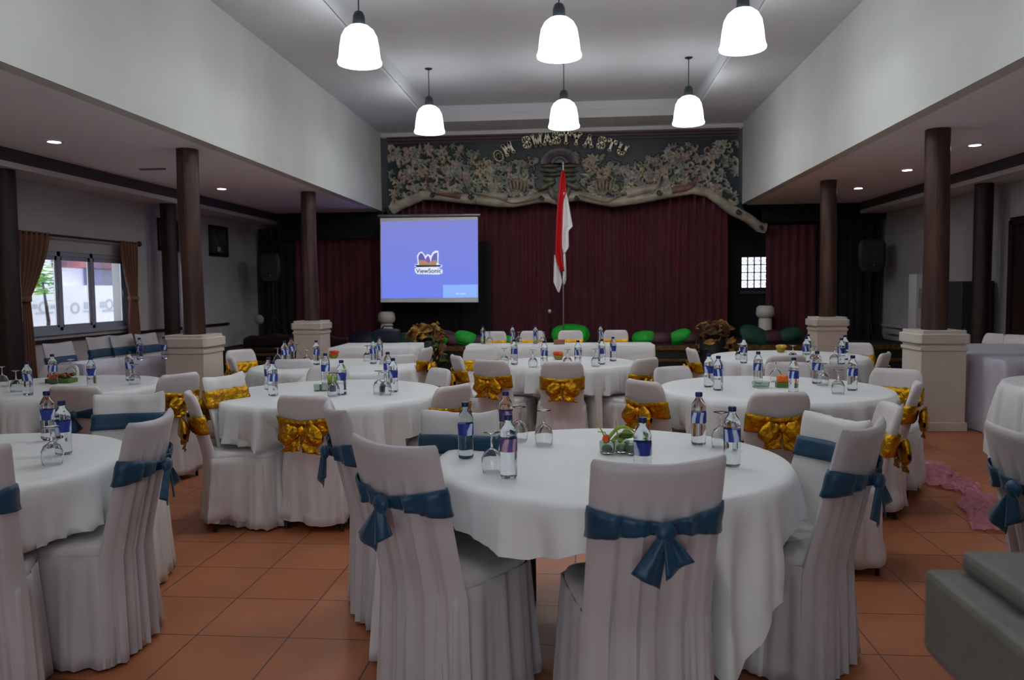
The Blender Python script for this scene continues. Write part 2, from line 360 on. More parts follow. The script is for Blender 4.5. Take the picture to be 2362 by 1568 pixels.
# ---------------------------------------------------------------- carved panel
PY=15.15
def P(x,y): v=py(x,y,PY); return (v.x,v.z)
cp=thing('stage_arch_carving','carved floral stage arch panel with raised greeting letters','carving',(0,0,0))
low=[(893,500),(909,495),(928,483),(949,474),(979,461),(1020,463),(1063,469),(1110,473),(1150,478),(1185,478),(1215,473),(1246,467),(1265,468),(1284,473),(1310,466),(1337,463),(1375,471),(1413,478),(1450,473),(1490,467),(1545,456),(1596,448),(1627,453),(1652,471),(1680,493),(1700,503),(1718,512),(1745,533),(1764,537)]
top=[(1764,516),(1730,500),(1715,480),(1708,470),(1704,299),(893,318)]
xs0=P(893,400)[0]; 
poly=[P(*q) for q in low]+[P(*q) for q in top]
PANELD=mat('dark_panel_paint',(40,48,50),.5,var=.2,vscale=2)
MB().prism(poly,PY,PY+.06).build('backing_board',PANELD,cp,smooth=False)
# frame mouldings at the top
fm=MB()
for (a0,a1,dy) in ((313,320,.05),(322,326,.035),(330,333,.03)):
    p0=P(893,a0); p1=P(1704,a0-19); q0=P(893,a1); q1=P(1704,a1-19)
    fm.add([(p0[0],PY-dy,p0[1]),(p1[0],PY-dy,p1[1]),(q1[0],PY-dy,q1[1]),(q0[0],PY-dy,q0[1]),(p0[0],PY,p0[1]),(p1[0],PY,p1[1]),(q1[0],PY,q1[1]),(q0[0],PY,q0[1])],[(0,1,2,3),(0,4,5,1),(3,2,6,7),(0,3,7,4),(1,5,6,2)])
fm.build('top_moulding',mat('dull_red_moulding',(92,62,66),.5),cp,smooth=False)
# ribbon along the lower edge
RIB=mat('tan_ribbon_paint',(168,158,140),.34,var=.25,vscale=6,bump=.2,bscale=18)
PINK=mat('dull_pink_ribbon_paint',(134,98,92),.38,var=.2,vscale=8)
def ribbon(pts,wd,dy,name,mt,parent=cp):
    rings=[]
    for i,q in enumerate(pts):
        a=pts[max(i-1,0)]; b_=pts[min(i+1,len(pts)-1)]
        tx,tz=b_[0]-a[0],b_[1]-a[1]; l=math.hypot(tx,tz) or 1; nx_,nz_=-tz/l,tx/l
        ww=wd[i] if isinstance(wd,list) else wd; x,z=P(*q)
        x2,z2=P(q[0]-nx_*ww*-1,q[1]-nz_*ww*-1)
        def pt(k,dy_): 
            xx,zz=P(q[0]-nx_*ww*k*-1,q[1]+(-nz_)*ww*k*-1); return (xx,PY-dy_,zz)
        rings.append([pt(0,0),pt(0,dy*.6),pt(.18,dy),pt(.5,dy*1.15),pt(.82,dy),pt(1,dy*.6),pt(1,0)])
    return MB().loft(rings,True,True,True).build(name,mt,parent,auto=50)
def up_pts(lst): return lst
main=low[1:]
ribbon([(x,y) for x,y in low[1:]][::-1],22,.09,'lower_ribbon',RIB)
def curl(cx_,cy_,s,flip,name,mt):
    pts=[];wd=[]
    for i in range(16):
        t_=i/15; a=-.2+t_*2.0
        x=cx_+flip*s*(-1.0+t_*2.2); y=cy_-s*(.9*math.exp(-3.2*t_))+s*.35*t_
        pts.append((x,y)); wd.append(2+s*.42*math.sin(PI*min(1,t_*1.1+.05))**.7)
    if flip>0: pts=pts[::-1]; wd=wd[::-1]
    ribbon(pts,wd,.12,name,mt)
def horn(pts,w0,w1,mt):
    n=24; out=[]; wd=[]
    for k in range(n):
        t_=k/(n-1)*(len(pts)-1); i=min(int(t_),len(pts)-2); f=t_-i
        p0=pts[max(i-1,0)]; p1=pts[i]; p2=pts[i+1]; p3=pts[min(i+2,len(pts)-1)]
        c=[.5*((2*p1[d])+(-p0[d]+p2[d])*f+(2*p0[d]-5*p1[d]+4*p2[d]-p3[d])*f*f+(-p0[d]+3*p1[d]-3*p2[d]+p3[d])*f**3) for d in (0,1)]
        out.append(tuple(c)); wd.append(w0+(w1-w0)*min(1,1.6*k/(n-1)))
    ribbon(out,wd,.13,'scroll_curl',mt)
horn([(1610,402),(1603,428),(1588,442),(1550,450)][::1],3,18,PINK)
horn([(1525,408),(1518,436),(1490,448),(1448,460)],3,22,RIB)
horn([(1428,452),(1418,462),(1395,470),(1360,462),(1335,455)],3,12,RIB)
horn([(1063,456),(1013,450),(992,438),(983,404)],3,3,PINK)
horn([(1063,462),(1020,454),(996,444),(983,404)],17,2,PINK)
horn([(1170,466),(1125,456),(1092,446),(1077,416)],22,2,RIB)
horn([(1250,458),(1225,466),(1190,472),(1165,466),(1150,456)],12,3,RIB)
for (cx_,cy_,r_) in ((1088,455,7),(1519,446,7),(1000,452,5),(1700,490,7),(1752,525,5),(1330,458,6),(1250,458,6)):
    mb=MB(); pp=[]
    for k in range(15):
        a=k*.55; rr=r_*(1-k*.055); x,z=P(cx_+rr*math.cos(a),cy_+rr*math.sin(a)); pp.append((x,PY-.15,z))
    mb.tube(pp,.018,6).build('scroll_spiral',mat('dark_outline_paint',(70,66,62),.4),cp)
# floral carving: one connected height relief with painted leaf colours
def interp(pts,x):
    if x<=pts[0][0]: return pts[0][1]
    for (a,b_),(c_,d_) in zip(pts,pts[1:]):
        if x<=c_: return b_+(d_-b_)*(x-a)/(c_-a)
    return pts[-1][1]
topc=[(893,342),(1055,336),(1100,356),(1150,382),(1220,366),(1300,352),(1380,362),(1450,380),(1510,356),(1560,332),(1704,326)]
fcols=[(176,170,156),(150,152,146),(172,146,136),(136,142,126),(188,178,148),(158,152,156),(120,118,114)]
stp=1.35; gx0,gy0,gx1,gy1=896,324,1702,500
NXg=int((gx1-gx0)/stp); NYg=int((gy1-gy0)/stp)
Hh=[[0.0]*(NXg+1) for _ in range(NYg+1)]; Cc=[[None]*(NXg+1) for _ in range(NYg+1)]
random.seed(11)
def rleaf(x,y,L,W,a,h,ci):
    ca,sa=math.cos(a),math.sin(a); m_=max(L,W)+1
    for iy in range(max(0,int((y-m_-gy0)/stp)),min(NYg,int((y+m_-gy0)/stp)+1)+1):
        for ix in range(max(0,int((x-m_-gx0)/stp)),min(NXg,int((x+m_-gx0)/stp)+1)+1):
            dx=gx0+ix*stp-x; dy=gy0+iy*stp-y; u=(dx*ca-dy*sa)/L; v=(dx*sa+dy*ca)/(W*(1-.35*max(-1,min(1,u))))
            d=u*u+v*v
            if d<1:
                hh=h*(1-d)**.5*(1-.35*max(0,1-abs(v)*5)*(1 if W>3 else 0))
                if hh>Hh[iy][ix]: Hh[iy][ix]=hh; Cc[iy][ix]=ci
lowp=[(q[0],q[1]) for q in low]
for k in range(900):
    x=random.uniform(898,1702); yt=interp(topc,x); yb=interp(lowp,x)-16
    if yb<yt+6: continue
    y=yt+(yb-yt)*random.random()
    if 1240<x<1342 and y>374: continue
    kind=random.random(); ci=random.randrange(7)
    if random.random()<.5: ci=int((noise.noise(Vector((x*.012,y*.02,2)))+.6)*5)%7
    if kind<.4:
        a0=random.uniform(0,6.28); n=random.choice((4,5,6)); rr=random.uniform(4,8); h_=random.uniform(.05,.11)
        for j in range(n):
            a=a0+2*PI*j/n; rleaf(x+rr*math.cos(a),y-rr*math.sin(a),rr*.8,rr*.42,a,h_,ci)
        rleaf(x,y,3,3,0,h_+.02,(ci+2)%7)
    elif kind<.75:
        a0=random.uniform(0,6.28); rr=random.uniform(5,10); h_=random.uniform(.05,.12)
        for j in range(7):
            a=a0+j*.55; q=1-j*.09; rleaf(x+rr*math.cos(a)*q,y-rr*math.sin(a)*q,4.4-j*.3,2.4,a+PI/2,h_,ci)
    else: rleaf(x,y,random.uniform(7,13),random.uniform(2.5,4.5),random.uniform(0,6.28),random.uniform(.05,.12),ci)
idx={}; vs=[]; fs=[]; vc=[]
def inside(ix,iy):
    x=gx0+ix*stp; y=gy0+iy*stp; return y<interp(lowp,x)-6
for iy in range(NYg):
    for ix in range(NXg):
        if inside(ix,iy) and inside(ix+1,iy+1) and inside(ix,iy+1) and inside(ix+1,iy):
            f=[]
            for a,b_ in ((ix,iy),(ix+1,iy),(ix+1,iy+1),(ix,iy+1)):
                if (a,b_) not in idx:
                    X_,Z_=P(gx0+a*stp,gy0+b_*stp); idx[(a,b_)]=len(vs); vs.append((X_,PY-.004-Hh[b_][a],Z_)); ci=Cc[b_][a]; vc.append(lin(fcols[ci]) if ci is not None else lin((40,48,52)))
                f.append(idx[(a,b_)])
            fs.append(tuple(f))
FCM=mat('painted_carving',(120,120,110),.34)
nt=FCM.node_tree; at=nt.nodes.new('ShaderNodeAttribute'); at.attribute_name='paint'; nt.links.new(at.outputs['Color'],nt.nodes['Principled BSDF'].inputs['Base Color'])
me=bpy.data.meshes.new('floral_carving'); me.from_pydata(vs,[],fs); me.materials.append(FCM)
ca_=me.color_attributes.new('paint','FLOAT_COLOR','POINT')
for i,c_ in enumerate(vc): ca_.data[i].color=c_
for p_ in me.polygons: p_.use_smooth=True
o=bpy.data.objects.new('floral_carving',me); COL.objects.link(o); o.parent=cp
# guardian style centre ornament, simplified to arcs and lobes
GY=mat('olive_carved_paint',(112,110,92),.4,var=.3,vscale=9)
cm=MB()
for rr,hh in ((46,.10),(36,.16),(25,.20),(14,.24)):
    x,z=P(1291,380); sc=.0080
    cm.loft([[(x+rr*sc*k*math.cos(PI*j/14),PY-hh*q,z+rr*sc*k*.85*math.sin(PI*j/14)) for j in range(15)] for k,q in ((1,.0),(1,.9),(.88,1),(.8,.8))],True,True)
cm.build('crown_arcs',mat('mauve_carved_paint',(104,94,98),.4,var=.25,vscale=10),cp,auto=60)
cm=MB()
for y0,h_,w_ in ((384,7,44),(395,8,44),(405,7,38)):
    for sx in (-1,1):
        x,z=P(1291+sx*w_*.5,y0); cm.ell((x,PY-.06,z),(w_*.5*.0082,.09,h_*.0082*.6),n=14,m=6,wob=.15)
for sx in (-1,1):
    x,z=P(1291+sx*24,416); cm.ell((x,PY-.10,z),(.12,.08,.05),n=12,m=6)
    x,z=P(1291+sx*30,430); cm.ell((x,PY-.08,z),(.20,.10,.05),n=12,m=6,rot=Matrix.Rotation(sx*.4,3,'Y'))
    x,z=P(1291+sx*18,446); cm.ell((x,PY-.08,z),(.06,.08,.14),n=12,m=6,rot=Matrix.Rotation(sx*.3,3,'Y'))
x,z=P(1291,455); cm.ell((x,PY-.08,z),(.12,.1,.12),n=12,m=6)
cm.build('centre_ornament',GY,cp,auto=60)
for cx_ in (1195,1391):
    cm=MB()
    for j in range(5):
        xx=cx_-16+j*8; x,z=P(xx,430-3*math.sin(j)); cm.ell((x,PY-.09,z),(.031,.07,.13),n=10,m=6,rot=Matrix.Rotation((j-2)*.07,3,'Y'))
    cm.build('finger_lobes',mat('cream_carved_paint',(150,134,112),.4,var=.15,vscale=10),cp,auto=60)
# letters
LET=mat('aged_cream_letter_paint',(236,228,200),.5,var=.12,vscale=12)
letters=[('O',1152,363,-32),('M',1174,347,-26),('S',1216,332,-12),('W',1240,327,-9),('A',1263,324,-5),('S',1284,322,-2),('T',1306,322,2),('Y',1330,324,6),('A',1358,329,10),('S',1387,333,16),('T',1409,339,22),('U',1434,348,27)]
def glyph(ch):
    # slab letters from strokes on a unit cell (-.5...5)
    s={'O':[('o',)],'M':[(-.38,-.5,-.38,.5),(-.38,.5,0,-.15),(0,-.15,.38,.5),(.38,.5,.38,-.5),('sb',-.38),('sb',.38),('st',-.38),('st',.38)],
       'W':[(-.44,.5,-.22,-.5),(-.22,-.5,0,.3),(0,.3,.22,-.5),(.22,-.5,.44,.5),('st',-.44),('st',.44)],
       'A':[(-.36,-.5,0,.5),(0,.5,.36,-.5),(-.2,-.12,.2,-.12),('sb',-.36),('sb',.36)],
       'T':[(0,-.5,0,.5),(-.4,.44,.4,.44),('sb',0),(-.4,.44,-.4,.25),(.4,.44,.4,.25)],
       'Y':[(0,-.5,0,0),(0,0,-.34,.5),(0,0,.34,.5),('sb',0),('st',-.36),('st',.36)],
       'U':[('u',),('st',-.34),('st',.34)],'S':[('s',)]}[ch]
    return s
def stroke(mb,pts,w,fn,d=.05):
    for a,b_ in zip(pts,pts[1:]):
        tx,tz=b_[0]-a[0],b_[1]-a[1]; l=math.hypot(tx,tz) or 1; nx_,nz_=-tz/l*w/2,tx/l*w/2; ex,ez=tx/l*w*.25,tz/l*w*.25
        q=[(a[0]-ex+nx_,a[1]-ez+nz_),(b_[0]+ex+nx_,b_[1]+ez+nz_),(b_[0]+ex-nx_,b_[1]+ez-nz_),(a[0]-ex-nx_,a[1]-ez-nz_)]
        q=[fn(*v) for v in q]
        mb.add([(v[0],PY-.15-d,v[1]) for v in q]+[(v[0],PY-.02,v[1]) for v in q],[(0,1,2,3),(0,4,5,1),(1,5,6,2),(2,6,7,3),(3,7,4,0)])
for ch,lx,ly,an in letters:
    cx_,cz_=P(lx,ly); hgt=.205; wdt=.18; ca,sa=math.cos(R(-an)),math.sin(R(-an))
    def fn(u,v): 
        x=u*wdt; z=v*hgt; return (cx_+x*ca-z*sa,cz_+x*sa+z*ca)
    mb=MB(); W_=.27
    for s_ in glyph(ch):
        if s_[0]=='o': stroke(mb,[(.36*math.cos(2*PI*k/14),.42*math.sin(2*PI*k/14)) for k in range(15)],W_,fn)
        elif s_[0]=='u': stroke(mb,[(-.32,.45),(-.32,-.1),(-.25,-.33),(0,-.42),(.25,-.33),(.32,-.1),(.32,.45)],W_,fn)
        elif s_[0]=='s': stroke(mb,[(.34,.22),(.26,.38),(0,.44),(-.26,.38),(-.32,.2),(-.2,.04),(.2,-.06),(.33,-.22),(.26,-.38),(0,-.44),(-.27,-.38),(-.34,-.2)],W_*.9,fn)
        elif s_[0]=='sb': stroke(mb,[(s_[1]-.16,-.46),(s_[1]+.16,-.46)],.13,fn)
        elif s_[0]=='st': stroke(mb,[(s_[1]-.16,.46),(s_[1]+.16,.46)],.13,fn)
        else: stroke(mb,[(s_[0],s_[1]),(s_[2],s_[3])],W_*.85,fn)
    mb.build('letter',LET,cp,smooth=False)
# ---------------------------------------------------------------- projection screen
def E_(name,c,st_,grad=None):
    m=bpy.data.materials.new(name); m.use_nodes=True; nt=m.node_tree; b=nt.nodes['Principled BSDF']; b.inputs['Base Color'].default_value=(.02,.02,.03,1); b.inputs['Roughness'].default_value=.8
    b.inputs['Emission Strength'].default_value=st_; b.inputs['Emission Color'].default_value=lin(c)
    if grad:
        tc=nt.nodes.new('ShaderNodeTexCoord'); sp=nt.nodes.new('ShaderNodeSeparateXYZ'); cr=nt.nodes.new('ShaderNodeValToRGB')
        nt.links.new(tc.outputs['Generated'],sp.inputs[0]); nt.links.new(sp.outputs['Z'],cr.inputs[0]); nt.links.new(cr.outputs[0],b.inputs['Emission Color'])
        cr.color_ramp.elements[0].color=lin(grad[0]); cr.color_ramp.elements[1].color=lin(grad[1])
    return m
SCY=14.6
def Q(x,y): v=py(x,y,SCY); return (v.x,v.z)
sc=thing('projection_screen','lit blue projection screen hanging left of the flag','screen',(0,0,0))
poly=[Q(878,697),Q(1103,697),Q(1102,504),(Q(1101,504)[0],Q(1101,500)[1]),Q(877,503)]
MB().prism(poly,SCY,SCY+.02).build('screen_sheet',mat('grey_screen_border',(236,236,238),.7),sc,smooth=False)
poly=[Q(880,688),Q(1102,686),Q(1102,506),Q(879,512)]
MB().prism(poly,SCY-.006,SCY).build('projected_picture',E_('projected_blue',(118,130,225),1.0,((112,130,235),(126,132,208))),sc,smooth=False)
poly=[Q(1022,687),Q(1102,686),Q(1102,656),Q(1022,657)]
bx=MB().prism(poly,SCY-.010,SCY-.006).build('message_box',E_('projected_light_blue',(140,178,252),1.0),sc,smooth=False)
def text(body,cx_,cy_,size,mt,parent,Y,name='lettering',off=0):
    cu=bpy.data.curves.new(name,'FONT'); cu.body=body; cu.size=size; cu.extrude=.001; cu.offset=off; cu.align_x='CENTER'; cu.align_y='CENTER'
    tmp=bpy.data.objects.new('tmp',cu); COL.objects.link(tmp); bpy.context.view_layer.update()
    me=bpy.data.meshes.new_from_object(tmp.evaluated_get(bpy.context.evaluated_depsgraph_get())); bpy.data.objects.remove(tmp)
    me.materials.clear(); me.materials.append(mt); o=bpy.data.objects.new(name,me); COL.objects.link(o)
    o.parent=parent; o.location=(cx_,Y,cy_); o.rotation_euler=(PI/2,0,0); return o
EW=E_('projected_white',(225,232,255),1.0)
x,z=Q(1063,677); text('No signal',x,z,.05,EW,bx,SCY-.012)
lg=bpy.data.objects.new('logo',None); COL.objects.link(lg); lg.parent=sc
def blob(pts,mt,nm,lay): 
    MB().prism([Q(*q) for q in pts],SCY-.008-lay*.002,SCY-.006).build(nm,mt,lg,smooth=False)
out=[(957,610),(964,609),(962,590),(967,582),(973,580),(979,586),(981,591),(986,586),(990,587),(994,590),(998,582),(1004,578),(1011,578),(1012,588),(1011,604),(1012,609),(1020,611),(1019,616),(1010,618),(1021,622),(1021,630),(1012,633),(962,632),(957,626),(957,619),(962,617),(957,615)]
blob(out,EW,'logo_outline',0)
blob([(966,606),(965,592),(969,584),(974,584),(979,592),(982,600),(982,606)],E_('projected_slate',(104,104,190),.8),'logo_shape',1)
blob([(981,606),(982,597),(987,589),(991,594),(994,606)],E_('projected_violet',(140,104,190),.8),'logo_shape',1)
blob([(994,606),(996,594),(1001,585),(1009,582),(1009,606)],E_('projected_slate2',(112,116,196),.8),'logo_shape',1)
blob([(967,612),(966,600),(981,600),(986,605),(996,605),(998,600),(1008,600),(1006,612)],E_('projected_ochre',(190,150,110),.8),'logo_shape',2)
blob([(958,613),(958,611),(1018,611),(1016,615),(962,616)],E_('projected_dark',(50,56,80),.5),'logo_bar',2)
x,z=Q(989,625); text('ViewSonic',x,z,.115,E_('projected_letter_blue',(60,64,110),.6),lg,SCY-.013,off=.002)
tag(MB().tube([(Q(876,502)[0]-.04,SCY+.03,Q(876,502)[1]+.03),(Q(1104,499)[0]+.03,SCY+.03,Q(1104,499)[1]+.03)],.028,12).build('screen_roller',METAL),'grey roller tube above the projection screen','roller')
bpy.data.objects['screen_roller'].parent=sc; del bpy.data.objects['screen_roller']['category']; del bpy.data.objects['screen_roller']['label']
sl=MB()
for xx in (882,1098):
    x,z=Q(xx,500); sl.tube([(x,SCY+.03,z+.03),(x,SCY+.03,3.0 if xx<890 else 3.15)],.006,6)
sl.build('hanging_strap',BLACKM,sc)
# ---------------------------------------------------------------- flag
FY=14.1
def Fq(x,y): return py(x,y,FY)
fg=thing('flag_pole','tall grey flagpole standing on the stage right of screen','pole',(0,0,0))
pt_=Fq(1299,380); pb=Fq(1299.5,752)
MB().tube([(pb.x,FY,SZ),(pt_.x,FY,pt_.z)],.016,10).build('shaft',METAL,fg)
MB().lathe([(.16,0),(.16,.03),(.03,.05),(.03,.12)],(pb.x,FY,SZ)).build('base',METAL,fg)
MB().ell((pt_.x,FY,pt_.z+.03),(.025,.025,.05),10,6).build('finial',METAL,fg)
fo=thing('national_flag','red and white flag hanging limp from the pole on stage','flag',(0,0,0))
def sheet(rows,mt,nm,dy,folds=2.5):
    def fn(u,v):
        k=v*(len(rows)-1); i=min(int(k),len(rows)-2); t_=k-i
        y=rows[i][0]*(1-t_)+rows[i+1][0]*t_; a=rows[i][1]*(1-t_)+rows[i+1][1]*t_; b_=rows[i][2]*(1-t_)+rows[i+1][2]*t_
        p=Fq(a+(b_-a)*u,y); return (p.x,FY-dy-.035*math.sin(u*folds*PI+v*1.5)*min(1,(b_-a)/12),p.z)
    MB().grid(fn,14,28).build(nm,mt,fo,solid=.006,auto=80)
sheet([(393,1296,1302),(420,1290,1305),(445,1288,1306),(465,1286,1300),(500,1284,1298),(560,1282,1297),(590,1281,1297),(610,1286,1299),(625,1294,1302)],REDC,'red_stripe',.05)
sheet([(444,1300,1306),(460,1299,1310),(500,1297,1317),(522,1297,1321),(533,1297,1311),(570,1297,1312),(585,1299,1303)],WHC,'white_stripe',.045,1.7)
sheet([(588,1279,1281.5),(610,1278,1287),(635,1277.5,1294),(650,1277,1297),(674,1287,1290)],WHC,'white_stripe',.06,1.2)
sheet([(585,1299,1304),(622,1300,1306),(645,1298,1306),(656,1300,1303)],WHC,'white_stripe',.03,1)
# ---------------------------------------------------------------- cushions and stage things
def cushion(x,y,wp,hp,mt,label,Y=13.95,tilt=0,name='floor_cushion'):
    p=py(x,y,Y); s_=Y/1800; w_=wp*s_/2; h_=hp*s_/2
    t=thing(name,label,'cushion',(p.x,Y,SZ),0,'cushions along the stage edge')
    zc=max(p.z-SZ,h_*.9); L_=w_*1.08; k_=h_/max(.05,w_)
    rx=Matrix.Rotation(R(20)+min(.9,k_),3,'X'); ry=Matrix.Rotation(tilt,3,'Y')
    def pil(sg):
        def fn(u,v):
            a,b_=2*u-1,2*v-1; q=a*math.sqrt(1-.42*b_*b_),b_*math.sqrt(1-.42*a*a)
            z=sg*h_*.62*max(0,(1-a*a)*(1-b_*b_))**.45
            return ry@(rx@Vector((q[0]*L_,q[1]*L_*.62,z)))+Vector((0,0,zc))
        return fn
    mb=MB(); mb.grid(pil(1),16,16); mb.grid(pil(-1),16,16); mb.build('cover',mt,t)
    pts=[(-1+2*k/8,-1) for k in range(9)]+[(1,-1+2*k/8) for k in range(1,9)]+[(1-2*k/8,1) for k in range(1,9)]+[(-1,1-2*k/8) for k in range(1,9)]
    MB().tube([ry@(rx@Vector((a*math.sqrt(1-.42*b_*b_)*L_,b_*math.sqrt(1-.42*a*a)*L_*.62,0)))+Vector((0,0,zc)) for a,b_ in pts],.008,6).build('piping',mt,t)
cushion(1316,775,80,46,GREENC,'large bright green cushion at the foot of the flagpole',14.35)
cushion(1075,786,52,36,GREENC,'bright green cushion behind the left end of head table',tilt=.25)
cushion(1034,782,56,36,MARC,'maroon cushion left of head table, beside the brown dried arrangement',tilt=.3)
cushion(1171,784,32,24,GREENC,'small bright green cushion between two chairs of head table')
cushion(1486,783,50,34,GREENC,'bright green cushion just right of the last head table chair',tilt=-.1)
cushion(1524,784,52,32,MARC,'maroon cushion between two green cushions right of the flag')
cushion(1568,784,48,38,GREENC,'bright green cushion left of the right dried arrangement',tilt=-.35)
cushion(1591,790,46,30,MARC,'maroon cushion directly left of the right dried arrangement')
cushion(1102,790,40,24,MARC,'dark maroon cushion behind the first chair of head table')
cushion(1744,778,70,40,TEALD,'dark green cushion below the small lattice window',tilt=.4)
cushion(1782,780,52,34,MARC,'maroon cushion between the two dark green cushions at right')
cushion(1822,776,52,42,TEALD,'dark green cushion nearest the far right pedestal',tilt=-.2)
cushion(888,782,64,44,TEALD,'dark green cushion behind the black bag')
cushion(836,784,62,36,NAVY,'dark cushion right of the far left pedestal')
cushion(936,787,46,34,TEALD,'dark green cushion left of the brown dried arrangement')
cushion(1012,800,40,34,GREENC,'green cushion right under the left dried arrangement',13.85)
def arrangement(x,y,wp,hp,label,greens):
    Y=12.9; p=py(x,y,Y); s_=Y/1800
    t=thing('dried_flower_arrangement',label,'arrangement',(p.x,Y,0))
    random.seed(int(x))
    MB().lathe([(.2,0),(.24,.1),(.25,.5),(.2,.62),(.23,.66)],n=24).build('pot',mat('black_green_pot',(20,28,28),.45),t)
    cols=[((176,132,62),'gold_brown_leaves'),((122,84,50),'brown_leaves'),((84,116,58),'olive_leaves')] if greens else [((176,132,62),'gold_brown_leaves'),((122,84,50),'brown_leaves'),((90,76,50),'dark_brown_leaves')]
    for k,(cc,nm) in enumerate(cols):
        mb=MB()
        for i in range(46):
            a=random.uniform(0,2*PI); rr=random.random()**.6; zc=p.z+random.uniform(-.5,.5)*hp*s_
            if greens and k==2: zc=p.z-.1+random.uniform(-.6,.3)*hp*s_; 
            c_=Vector((math.cos(a)*rr*wp*s_*.5,math.sin(a)*rr*.22,zc)); rot=Matrix.Rotation(random.uniform(0,6),3,'Z')@Matrix.Rotation(random.uniform(-1.4,1.4),3,'X')@Matrix.Rotation(random.uniform(-1,1),3,'Y')
            L=random.uniform(.07,.12)
            mb.grid(lambda u,v:rot@Vector(((u-.5)*2*L,(v-.5)*1.1*L*math.sin(PI*min(.97,max(.03,u))),.05*math.sin(u*5)+.03*(v-.5)**2*4))+c_,5,3)
        mb.build('leaves',mat(nm,cc,.5,var=.3,vscale=20),t,solid=.004)
    mb=MB()
    for i in range(9):
        a=i*.7; mb.tube([(0,0,.6),(math.cos(a)*.08,math.sin(a)*.06,p.z-.2),(math.cos(a)*.25,math.sin(a)*.12,p.z+.1)],.008,5)
    mb.build('stems',DKWOOD,t)
arrangement(984,790,80,74,'brown and green leafy arrangement in dark pot left of head table',True)
arrangement(1645,790,86,80,'gold brown dried leaf arrangement in dark pot right of head table',False)
def stone_lamp(x,y,Y,label):
    p=py(x,y,Y); t=thing('stone_lantern_post',label,'post',(p.x,Y,SZ))
    h=p.z-SZ
    MB().lathe([(.16,0),(.13,.05),(.12,h-.12),(.10,h-.08)],n=16).build('stem',PED,t)
    MB().lathe([(.10,h-.1),(.15,h-.06),(.17,h-.01),(.16,h+.1),(.12,h+.14)],n=16).build('head',PED,t)
stone_lamp(1765,722,15.0,'small pale post with rounded head below the lattice window')
stone_lamp(892,735,14.9,'small pale post standing under the projection screen')
# speakers
def speaker(x,y,Y,label,wp=52,hp=66,stand=True):
    p=py(x,y,Y); s_=Y/1800; w_=wp*s_; h_=hp*s_
    t=thing('loudspeaker',label,'speaker',(p.x,Y,p.z-h_/2))
    def sec(z,k): 
        a=w_/2*k; return [(-a,-.12,z),(-a*.8,-.16,z),(a*.8,-.16,z),(a,-.12,z),(a*.7,.16,z),(-a*.7,.16,z)]
    MB().loft([sec(0,.7),sec(h_*.2,.95),sec(h_*.5,1),sec(h_*.85,.98),sec(h_,.8)]).build('cabinet',mat('dark_grey_speaker_plastic',(40,43,45),.5),t,bevel=.01)
    MB().box(-w_*.36,w_*.36,-.168,-.158,h_*.28,h_*.9).build('grille',mat('speaker_grille',(52,55,57),.6,bump=.4,bscale=150),t,smooth=False)
    MB().ell((.02,-.17,h_*.2),(.022,.01,.018),10,5).build('badge',mat('dull_gold_badge',(130,116,50),.4),t)
    s2=thing('speaker_stand',label.replace('loudspeaker','tripod stand carrying the loudspeaker'),'stand',(p.x,Y,SZ))
    hz=p.z-h_/2-SZ
    MB().tube([(0,0,.05),(0,0,hz)],.018,8).build('pole',BLACKM,s2)
    for k in range(3):
        a=k*2*PI/3+.4; MB().tube([(0,0,hz*.45),(.35*math.cos(a),.35*math.sin(a),.01)],.012,6).build('leg',BLACKM,s2)
speaker(628,617,14.4,'dark loudspeaker left of the second pillar')
speaker(2006,590,14.7,'dark loudspeaker against black drape at far right',60,70)
# microphone stand
Ym=13.2; p=py(1268,718,Ym); t=thing('microphone_stand','black microphone stand with silver head, left of the flagpole','microphone',(p.x,Ym,0))
MB().lathe([(.13,0),(.13,.02),(.02,.035)]).build('base',BLACKM,t); MB().tube([(0,0,.02),(0,0,p.z-.06)],.01,8).build('pole',BLACKM,t)
MB().tube([(0,0,p.z-.08),(0,-.02,p.z-.02)],[.012,.018],8).build('handle',BLACKM,t); MB().ell((0,-.025,p.z),(.032,.032,.036),12,8).build('head',mat('silver_mic_grille',(200,200,204),.3,metal=.6),t)
# small lamp at left of stage
Yl=13.9; p=py(598,737,Yl); t=thing('desk_lamp','small pale round head on a dark stand in the far left corner','lamp',(p.x,Yl,SZ)); hz=p.z-SZ
MB().ell((0,0,hz),(.09,.05,.09),14,8).build('head',mat('dull_pale_plastic',(150,148,146),.5),t); MB().tube([(.05,0,0),(.06,0,hz*.5),(0,.03,hz-.06)],.012,6).build('arm',BLACKM,t)
MB().lathe([(.1,0),(.1,.02),(.02,.03)],(.05,0,0)).build('base',BLACKM,t)
# dark carved bench at far left
t=thing('carved_bench','dark carved wooden bench with gilded rails before the left stage','bench',(-5.0,13.2,0))
MB().box(-.95,.95,-.2,.2,.42,.48).build('seat',DKWOOD,t,smooth=False,bevel=.01)
def bk(u,v): return (-.95+1.9*u,.2-.03*v,.48+v*(.14+.10*math.sin(PI*u)**.5+.02*math.sin(u*26)))
MB().grid(bk,60,4).build('backrest',DKWOOD,t,solid=.05)
for z in (.36,.22): MB().box(-.93,.93,-.21,-.19,z,z+.045).build('gilded_rail',GB,t,smooth=False)
for sx in (-.88,.88):
    for sy in (-.16,.16): MB().tube([(sx,sy,0),(sx*1.01,sy,.1),(sx,sy,.42)],[.03,.04,.03],8).build('leg',DKWOOD,t)
